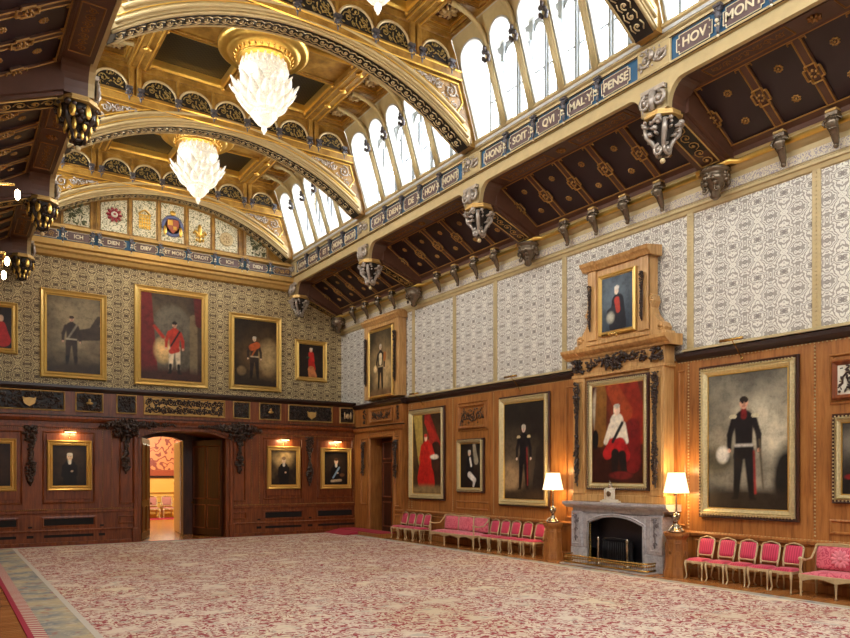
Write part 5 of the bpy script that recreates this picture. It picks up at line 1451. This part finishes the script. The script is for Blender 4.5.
GB='gilt framed portraits hung high on the end wall'; GL='small gilt framed portraits low on the end wall'; GR='framed portraits on the right wall panelling'
YB=YW-.005
def dA(p): 
    p.ell(.28,.32,.2,.14,(120,104,80),.6); p.cap(.05,.5,.3,.55,.07,.09,(70,56,44)); p.cap(.24,.6,.3,.75,.05,.03,(74,60,48)); p.person(-.03,.1,.66,(58,46,38),(52,42,36),sash=(150,140,120),belt=(196,186,160)); p.ell(0,.03,.5,.1,(58,46,34),.8)
painting('gilt framed portrait of a man beside a grey horse, high left on the end wall',4.0,YB,5.88,9.07,2.21,0,dA,.22,group=GB,dark=(64,52,38),light=(196,178,138),glow=(.05,.65,.33),seed=3)
def dB(p):
    p.ell(0,.45,.25,.44,(96,88,72),.1); p.ell(.02,.66,.2,.18,(108,100,84),.5); p.cap(.25,.1,.25,.75,.045,.045,(124,108,80)); p.cap(-.3,.98,-.28,.1,.07,.12,(110,30,28)); p.cap(.3,.98,.32,.7,.05,.05,(96,34,30)); p.ell(-.1,.35,.09,.13,(236,196,130),.7); p.ell(0,.02,.6,.12,(66,34,24),.7)
    p.person(.03,.08,.62,(190,56,36),(226,206,172),sash=(30,26,26),hair=(40,30,26),arms=(1,1)); p.cap(-.1,.5,-.2,.62,.02,.015,(190,56,36))
painting('largest gilt portrait on the end wall, figure in scarlet coat under an arch',7.48,YB,5.83,9.66,2.82,0,dB,.25,group=GB,dark=(48,32,24),light=(90,76,58),glow=(0,.6,.4),seed=5)
def dC(p):
    p.ell(.2,.45,.14,.22,(186,160,112),.9); p.ell(-.22,.22,.07,.07,(140,116,80),.4); p.person(-.02,.1,.66,(52,40,32),(38,30,28),skin=(226,196,160),hair=(200,190,170),sash=(176,96,48),belt=(196,180,150)); p.cap(-.06,.58,.02,.62,.05,.05,(190,92,44)); p.ell(0,.03,.5,.08,(50,36,24),.8)
painting('gilt portrait of a white-haired man in orange sash, high right on the end wall',10.89,YB,5.88,9.05,2.28,0,dC,.22,group=GB,dark=(38,30,22),light=(110,84,52),glow=(.1,.4,.35),seed=8)
def dD(p): p.cap(0,.5,.03,.28,.09,.12,(196,40,36)); p.cap(0,.24,.05,.05,.11,.14,(206,130,80)); p.cap(0,.7,.02,.5,.09,.09,(200,42,36)); p.ell(-.005,.83,.05,.065,(220,180,150)); p.ell(0,.87,.05,.03,(210,204,190)); p.ell(-.1,.6,.06,.03,(60,80,60),.8)
painting('small gilt portrait in bright red coat at the right end of the end wall',13.41,YB,6.46,8.25,1.52,0,dD,.19,group=GB,dark=(30,24,20),light=(52,38,30),glow=(0,.5,.4),seed=9)
def dE(p): p.cap(.2,.55,.25,.2,.1,.16,(180,36,36)); p.ell(.2,.72,.06,.08,(216,176,146))
painting('gilt portrait cut off by the left edge above the panelling ledge',1.4,YB,6.6,8.4,1.62,0,dE,.19,group=GB,dark=(30,20,18),light=(52,34,28),glow=(0,.5,.4),seed=10)
YL=YP-.04
def half(coat,skin,hair,x=0,sash=None,extra=None,body=.3):
    def f(p):
        p.cap(x,.08,x,.5,.15,.13,coat); p.cap(x-.12,.48,x-.14,.25,.05,.045,coat); p.cap(x+.12,.48,x+.12,.28,.05,.045,coat)
        p.cap(x-.14,.25,x+.02,.36,.04,.03,coat); p.cap(x,.56,x,.63,.035,.04,(226,220,204)); 
        p.ell(x,.71,.062,.085,skin); p.ell(x,.765,.066,.045,hair); p.ell(x+.05,.36,.03,.02,skin)
        for q in (-1,1): p.ell(x+q*.022,.715,.008,.007,(50,36,30))
        p.cap(x-.015,.665,x+.015,.665,.005,.005,(150,86,76))
        if sash: p.cap(x+.1,.52,x-.1,.22,.028,.026,sash)
        if extra: extra(p)
    return f
painting('small gilt portrait of a pale-haired man in black, arms crossed, left of the doorway',3.6,YL,1.85,3.55,1.38,0,half((18,16,18),(224,196,164),(196,190,176)),.17,group=GL,dark=(26,20,16),light=(56,42,30),glow=(0,.5,.5),seed=11)
painting('small gilt portrait cut off by the left edge beside the dado',1.33,YL,1.85,3.57,1.38,0,half((40,24,18),(200,160,130),(60,40,30)),.17,group=GL,dark=(30,20,16),light=(60,40,28),glow=(0,.5,.5),seed=12)
painting('small gilt portrait with lamp glow painted into its tawny backdrop, right of the doorway',11.33,YL,1.82,3.52,1.4,0,half((22,18,20),(236,206,170),(150,120,90)),.17,group=GL,dark=(46,34,24),light=(214,180,120),glow=(0,.78,.26),seed=13)  # bright top of this canvas paints in the picture lamp's glow
painting('small gilt portrait with pale blue sash beside the corner',13.65,YL,1.8,3.5,1.4,0,half((22,18,20),(236,206,170),(90,60,40),sash=(150,180,206),extra=lambda p:(p.cap(-.15,.12,.15,.14,.035,.04,(206,180,140)),p.ell(.2,.3,.08,.05,(120,80,50),.5))),.17,group=GL,dark=(26,20,16),light=(66,48,34),glow=(0,.6,.3),seed=14)
XP=14.80
def rp(label,y0,y1,z0,z1,draw,fw,**k): return painting(label,k.pop('X',XP),(y0+y1)/2,z0,z1,y1-y0,R_RIGHT,draw,fw,'dark',GR,k.pop('depth',.13),**k)
def d1_(p):
    p.cap(-.2,.98,-.13,.4,.1,.06,(176,150,74)); p.cap(.02,.95,.2,.6,.07,.1,(150,40,32)); p.cap(-.02,.9,.15,.72,.03,.06,(176,46,34)); p.cap(.2,.1,.2,.55,.1,.1,(60,36,26))
    p.cap(0,.6,-.04,.2,.08,.17,(196,38,30)); p.cap(0,.2,.03,.13,.17,.15,(186,34,28)); p.cap(-.08,.58,-.13,.44,.05,.04,(206,44,34)); p.cap(.08,.58,.14,.48,.05,.04,(206,44,34)); p.ell(.17,.46,.09,.03,(226,210,186),.4); p.ell(-.02,.7,.032,.045,(226,190,160)); p.ell(-.02,.73,.035,.022,(200,60,50)); p.ell(0,.04,.4,.07,(140,116,76),.8)
rp('full-length portrait of a seated figure in scarlet robes, nearest the side door',20.78,23.1,1.46,4.84,d1_,.24,dark=(52,36,24),light=(96,70,40),glow=(0,.5,.4),seed=21)
def d2_(p):
    p.cap(.12,.95,.2,.6,.05,.08,(150,142,120)); p.cap(-.02,.62,-.04,.3,.13,.14,(18,16,20)); p.cap(-.04,.3,.14,.18,.07,.06,(224,218,206)); p.cap(.14,.18,.1,.05,.05,.03,(216,208,196)); p.cap(-.02,.66,.02,.5,.03,.03,(230,226,214)); p.ell(-.05,.78,.05,.065,(228,196,168)); p.ell(-.05,.82,.052,.03,(206,200,186))
rp('narrow portrait of a seated man in black coat and white breeches',18.55,20.03,1.78,3.6,d2_,.17,dark=(24,18,16),light=(50,38,30),glow=(.1,.6,.3),seed=22)
def d3_(p):
    p.ell(-.2,.2,.16,.16,(170,140,100),.9); p.cap(.22,.05,.24,.5,.1,.05,(44,36,30)); p.person(-.0,.1,.68,(22,20,24),(20,18,22),skin=(226,200,176),hair=(190,180,160),epaul=(206,186,140)); p.cap(.05,.53,.06,.15,.006,.006,(150,40,36)); p.ell(0,.03,.5,.07,(70,54,38),.8)
rp('full-length portrait in black uniform left of the fireplace lamp',15.48,17.78,1.4,4.84,d3_,.24,dark=(34,28,24),light=(92,78,60),glow=(-.15,.35,.3),seed=23)
def dOM(p):
    p.ell(-.27,.75,.05,.2,(190,176,150),.6); p.cap(-.2,.98,-.22,.45,.07,.08,(128,84,34)); p.cap(.05,1.0,.28,.5,.2,.12,(132,36,20)); p.cap(-.05,.95,.1,.7,.08,.1,(150,60,28)); p.cap(.2,.2,.2,.55,.1,.09,(112,24,22)); p.ell(-.28,.45,.04,.1,(16,14,16))
    p.cap(.0,.62,.0,.42,.085,.08,(226,214,190)); p.cap(-.07,.58,-.14,.42,.035,.03,(226,214,190)); p.cap(.08,.58,.12,.42,.035,.03,(226,214,190)); p.cap(-.04,.38,-.12,.3,.08,.06,(178,32,32)); p.cap(.04,.38,.1,.28,.08,.07,(170,28,30)); p.cap(-.02,.3,-.03,.1,.05,.035,(30,22,20)); p.cap(.07,.28,.1,.1,.05,.035,(30,22,20)); p.cap(.07,.6,-.05,.42,.018,.018,(34,30,30)); p.ell(0,.735,.042,.055,(232,196,166)); p.ell(0,.775,.04,.022,(200,190,172)); p.ell(.05,.08,.14,.04,(110,30,26),.4)
rp('great portrait of a seated figure in white coat and red breeches over the fireplace',11.63,13.68,1.99,4.91,dOM,.19,X=14.44,depth=.08,dark=(52,20,12),light=(110,44,22),glow=(.1,.7,.35),seed=24)
def dU(p): p.cap(.02,.1,.02,.52,.2,.14,(28,28,36)); p.cap(-.08,.4,-.18,.35,.06,.06,(40,40,48)); p.cap(.0,.55,.03,.36,.06,.05,(176,60,46)); p.ell(-.01,.72,.05,.07,(226,206,184)); p.ell(0,.775,.058,.04,(214,210,200)); p.ell(-.15,.25,.09,.1,(170,168,150),.6)
painting('small portrait with slate-blue backdrop at the top of the overmantel',14.45,12.66,6.02,7.62,1.22,R_RIGHT,dU,.11,'gold',GR,.08,dark=(52,62,74),light=(96,110,120),glow=(0,.7,.4),seed=25)
def d4_(p):
    p.ell(.3,.2,.1,.25,(26,24,22),.5); p.ell(0,.05,.5,.1,(48,38,28),.6); p.ell(-.25,.35,.2,.1,(70,66,54),.9); p.person(-.02,.07,.76,(24,20,24),(24,22,26),skin=(216,160,130),hair=(40,30,26),epaul=(206,196,160),belt=(206,200,186),collar=(120,30,30)); p.cap(.06,.42,.07,.12,.008,.008,(150,36,32)); p.ell(-.19,.4,.05,.06,(214,210,196),.5); p.cap(.1,.5,.13,.15,.008,.006,(90,80,60))
rp('largest right-wall portrait, standing officer in dark uniform against pale clouds',8.1,10.47,1.4,4.9,d4_,.24,dark=(62,60,54),light=(206,196,168),glow=(.13,.5,.42),seed=26,res=1.2)
rp('portrait cut off by the right edge beyond the standing officer',5.95,7.43,1.82,3.6,lambda p:(half((30,20,18),(200,160,130),(60,40,30),x=.0)(p),p.ell(-.25,.25,.1,.04,(130,30,30),.4)),.19,dark=(30,26,24),light=(110,104,92),glow=(-.2,.75,.25),seed=27)
def dP(p): p.person(0,.06,.74,(40,30,26),(44,34,28),skin=(224,196,164),hair=(196,186,166),sash=None,belt=(180,160,120)); p.cap(0,.42+.08,0,.6,.04,.05,(206,190,150)); p.cap(.12,.55,.13,.62,.04,.04,(160,100,50)); p.ell(-.16,.42,.05,.05,(240,210,150),.7); p.ell(0,.03,.5,.07,(120,92,60),.7)
painting('tall portrait in oak surround directly above the side door',14.5,24.78,5.46,8.2,1.9,R_RIGHT,dP,.1,'gold',GR,.08,dark=(50,44,34),light=(190,160,110),glow=(.1,.35,.35),seed=28)

# tapestry in the room beyond
t=thing('tapestry','large red brown tapestry in dark frame seen through the end doorway','tapestry',(10.2,41.48,2.3),0)
m=MB(); m.box(-1.9,-.03,0,1.9,0,3.4); obj('woven_picture',m,M['tapestry'],t)
m=MB(); m.framerect(-2.0,-.1,2.0,3.5,[(0,0),(0,.06),(.1,.06),(.12,.03)]); obj('frame',m,M['ledge'],t)
m=MB(); m.framerect(-1.88,.02,1.88,3.38,[(0,.03),(0,.045),(.3,.045),(.32,.03)]); obj('woven_border',m,plainc('tapestry_border',(150,70,40),.8),t)
t=thing('wall_hanging_rug','crimson carpet strip along the far wall of the room beyond','carpet',(9.3,40.3,.0),0)
t.name='floor_runner'; m=MB(); m.box(-3.5,-.9,.001,3.5,.9,.012); obj('wool_pile',m,M['redcarpet'],t)

# ================================================================== PICTURE LIGHTS
def picture_light(label,loc,rz,reach=.42,drop_=.5,w=.55,lit=False,metal=None):
    t=thing('picture_light',label,'lamp',loc,rz,'brass picture lights'); metal=metal or M['brass']
    m=MB(); m.blob((0,-.02,-drop_),(.03,.02,.05)); m.tube([(0,-.02,-drop_),(0,-reach*.6,-drop_*.35),(0,-reach,0)],.011,n=6); obj('arm',m,metal,t)
    m=MB(); m.tube([(-w/2,-reach,0),(w/2,-reach,0)],.035,n=8); obj('lamp_hood',m,metal,t)
    if lit:
        m=MB(); m.tube([(-w/2+.04,-reach+.01,-.035),(w/2-.04,-reach+.01,-.035)],.012,n=6); obj('bulb',m,M['picbulb'],t)
        l=bpy.data.lights.new('picture_light_glow','AREA'); l.shape='RECTANGLE'; l.size=w; l.size_y=.05; l.energy=PIC; l.color=(1,.75,.42)
        o=bpy.data.objects.new('picture_light_glow',l); COL.objects.link(o); o.parent=t; o.location=(0,-reach,-.06); o.rotation_euler=(math.radians(38),0,0)
    return t
picture_light('brass picture light above the standing officer portrait',(14.8,9.4,5.36),R_RIGHT,.42,.38)
picture_light('brass picture light above the scarlet robed portrait',(14.8,22.2,5.36),R_RIGHT,.42,.38)
picture_light('brass picture light above the portrait left of the fireplace',(14.8,16.8,5.38),R_RIGHT,.42,.38)
picture_light('brass picture light on the overmantel cornice below the slate-blue portrait',(14.36,12.6,5.95),R_RIGHT,.3,-.02,.45)
picture_light('lit brass picture light over the crossed-arms portrait',(3.6,YP-.02,3.86),0,.2,.22,.42,True)
picture_light('lit brass picture light over the tawny portrait with painted-in lamp glow',(11.33,YP-.02,3.8),0,.2,.22,.42,True)
picture_light('lit brass picture light over the blue-sashed portrait',(13.65,YP-.02,3.78),0,.2,.22,.42,True)
def left_lamp(label,y,z,n):
    t=thing('picture_light',label,'lamp',(XL+.02,y,z),R_LEFT,'bright lamps on the left wall')
    m=MB(); m.blob((0,-.02,-.1),(.05,.03,.08)); m.tube([(0,-.02,-.1),(0,-.5,.02),(0,-.88,.08)],.014,n=6); obj('arm',m,M['brass'],t)
    for k in range(n):
        m=MB(); m.blob((-.0+.45*k,-.9,.0-.03*k),(.022,.022,.045)); obj('bulb',m,M['bulb'],t)
    if n>1: m=MB(); m.tube([(0,-.88,.08),(.5,-.88,.06)],.012,n=6); obj('crossbar',m,M['brass'],t)
left_lamp('bright lit bulb on a brass arm near the upper left edge',6.85,4.72,1)
left_lamp('pair of bright bulbs on a brass arm at the left edge, lower',8.0,4.45,2)

# ================================================================== CHANDELIERS
def petals(m,n,r0,z0,r1,z1,r2,z2,w,off=0):
    """ring of flaring leaf plates with thickness"""
    for k in range(n):
        a=off+2*PI*k/n; i0=len(m.v); S=6; vs=[]
        for i in range(S+1):
            f=i/S; r=(1-f)**2*r0+2*f*(1-f)*r1+f*f*r2; z=(1-f)**2*z0+2*f*(1-f)*z1+f*f*z2
            ww=w*math.sin(PI*min(1,.25+f*.75))**.8*(1 if f<1 else .05)
            vs+=[(r-.02,-ww,z),(r+.025,0,z),(r-.02,ww,z),(r-.03,0,z-.015)]
        fs=[(i*4+q,i*4+(q+1)%4,(i+1)*4+(q+1)%4,(i+1)*4+q) for i in range(S) for q in range(4)]+[(S*4,S*4+1,S*4+2,S*4+3)]
        m.add(vs,fs,True); m.xf(Matrix.Rotation(a,4,'Z'),i0)
def make_chandelier():
    t=thing('chandelier','','chandelier')
    m=MB(); m.lathe([(1.25,2.42),(1.25,2.3),(1.12,2.2),(1.05,2.28),(.98,2.2),(.86,2.12),(.8,2.16)],n=40); obj('ceiling_rose',m,M['gilt'],t)
    m=MB(); 
    m.lathe([(.68,2.02),(.74,2.0),(.74,2.06),(.68,2.06)],n=32,cap=False); m.lathe([(.84,2.22),(.9,2.2),(.9,2.28),(.84,2.28)],n=32,cap=False)
    for k in range(28):
        a=2*PI*k/28; i0=len(m.v); m.tube([(.7,0,2.03),(.8,0,2.1),(.86,0,2.24)],.022,n=5); m.blob((.78,0,2.1),(.03,.045,.05)); m.xf(Matrix.Rotation(a,4,'Z'),i0)
    obj('gallery',m,M['gilt'],t)
    m=MB(); m.lathe([(.56,1.98),(.6,1.9),(.57,1.8)],n=32,cap=False)
    for k in range(20):
        a=2*PI*k/20; i0=len(m.v); m.tube([(.6,0,2.0),(.63,0,1.9),(.58,0,1.78)],.035,n=5); m.xf(Matrix.Rotation(a,4,'Z'),i0)
    m.lathe([(.62,1.8),(.67,1.74),(.66,1.62),(.6,1.52),(.58,1.36)],n=32,cap=False)
    for k in range(32):
        a=2*PI*k/32; m.blob((.66*math.cos(a),.66*math.sin(a),1.76),(.04,.04,.05),n=6,m=4)
    obj('crystal_drum',m,M['crystal'],t)
    m=MB(); petals(m,12,.5,1.0,.86,1.05,.96,1.38,.2); petals(m,12,.44,.8,.74,.86,.86,1.2,.18,PI/12); m.lathe([(.62,1.4),(.68,1.36),(.66,1.3),(.58,1.26)],n=32,cap=False); obj('leaf_tier',m,M['crystal'],t)
    m=MB(); m.lathe([(.58,1.4),(.56,1.1),(.48,.85),(.36,.62),(.3,.55)],n=32,cap=False)
    for k in range(32):
        a=2*PI*k/32; i0=len(m.v); m.tube([(.6,0,1.35),(.59,0,1.08),(.5,0,.84),(.37,0,.6)],.024,n=4); m.xf(Matrix.Rotation(a,4,'Z'),i0)
    petals(m,12,.36,.62,.6,.66,.7,.98,.15)
    obj('crystal_basket',m,M['crystal'],t)
    m=MB(); m.lathe([(.33,.58),(.34,.5),(.28,.38),(.18,.27),(.1,.22),(.05,.2)],n=24,cap=False)
    for k in range(20):
        a=2*PI*k/20; m.blob((.34*math.cos(a),.34*math.sin(a),.52),(.04,.04,.05),n=6,m=4)
    m.blob((0,0,.13),(.08,.08,.09),n=10,m=7); m.blob((0,0,.03),(.035,.035,.05)); obj('crystal_pendant',m,M['crystal'],t)
    return t
c0=make_chandelier()
cl=['tiered crystal chandelier nearest the camera, cut off by the top edge','tiered crystal chandelier in the middle bay, large gilt rose above','tiered crystal chandelier farthest away, before the heraldic lunette']
for k,(y,lb) in enumerate(zip((12.95,19.3,25.58),cl)):
    c=c0 if k==0 else dup(c0); c.location=(CX,y,11.93); c['label']=lb; c['group']='crystal chandeliers'
# ================================================================== CAMERA, LIGHT
cd=bpy.data.cameras.new('camera'); cam=bpy.data.objects.new('camera',cd); COL.objects.link(cam)
cam.location=(0,0,2.4); cam.rotation_euler=(PI/2,0,-math.radians(33.82))
cd.sensor_width=36; cd.lens=720.8/850*36; cd.shift_y=(474.3-319)/850; cd.clip_end=200
sc.camera=cam
w=bpy.data.worlds.new('sky'); sc.world=w; w.use_nodes=True
bg=w.node_tree.nodes['Background']; bg.inputs[0].default_value=(.96,.98,1,1); bg.inputs[1].default_value=WORLD
def light(name,kind,loc,energy,color,rot=(0,0,0),size=None,sy=None,rad=None):
    l=bpy.data.lights.new(name,kind); l.energy=energy; l.color=color
    if size: l.size=size
    if sy: l.shape='RECTANGLE'; l.size_y=sy
    if rad is not None: l.shadow_soft_size=rad
    o=bpy.data.objects.new(name,l); COL.objects.link(o); o.location=loc; o.rotation_euler=rot; return o
sc.view_settings.view_transform='Standard'; sc.view_settings.look='None'; sc.view_settings.gamma=1.0
sc.view_settings.exposure=EXPO; sc.view_settings.use_curve_mapping=False
# daylight entering through the clerestory
for s in (-1,1):
    for T in YT[:-1]:
        o=light('clerestory_daylight','AREA',(CX+s*5.7,T+3.14,13.2),DAY,(.97,.98,1),(0,s*math.radians(70),0),2.6,6.0)
for y in (12.95,19.3,25.6): light('chandelier_light','POINT',(CX,y,12.2),CHL,(1,.74,.42),rad=.35)
light('next_room_fill','POINT',(9.5,37,4.5),650,(1,.9,.74),rad=.5)  # added warm point lamp without a fitting, brightens the room beyond the doorway
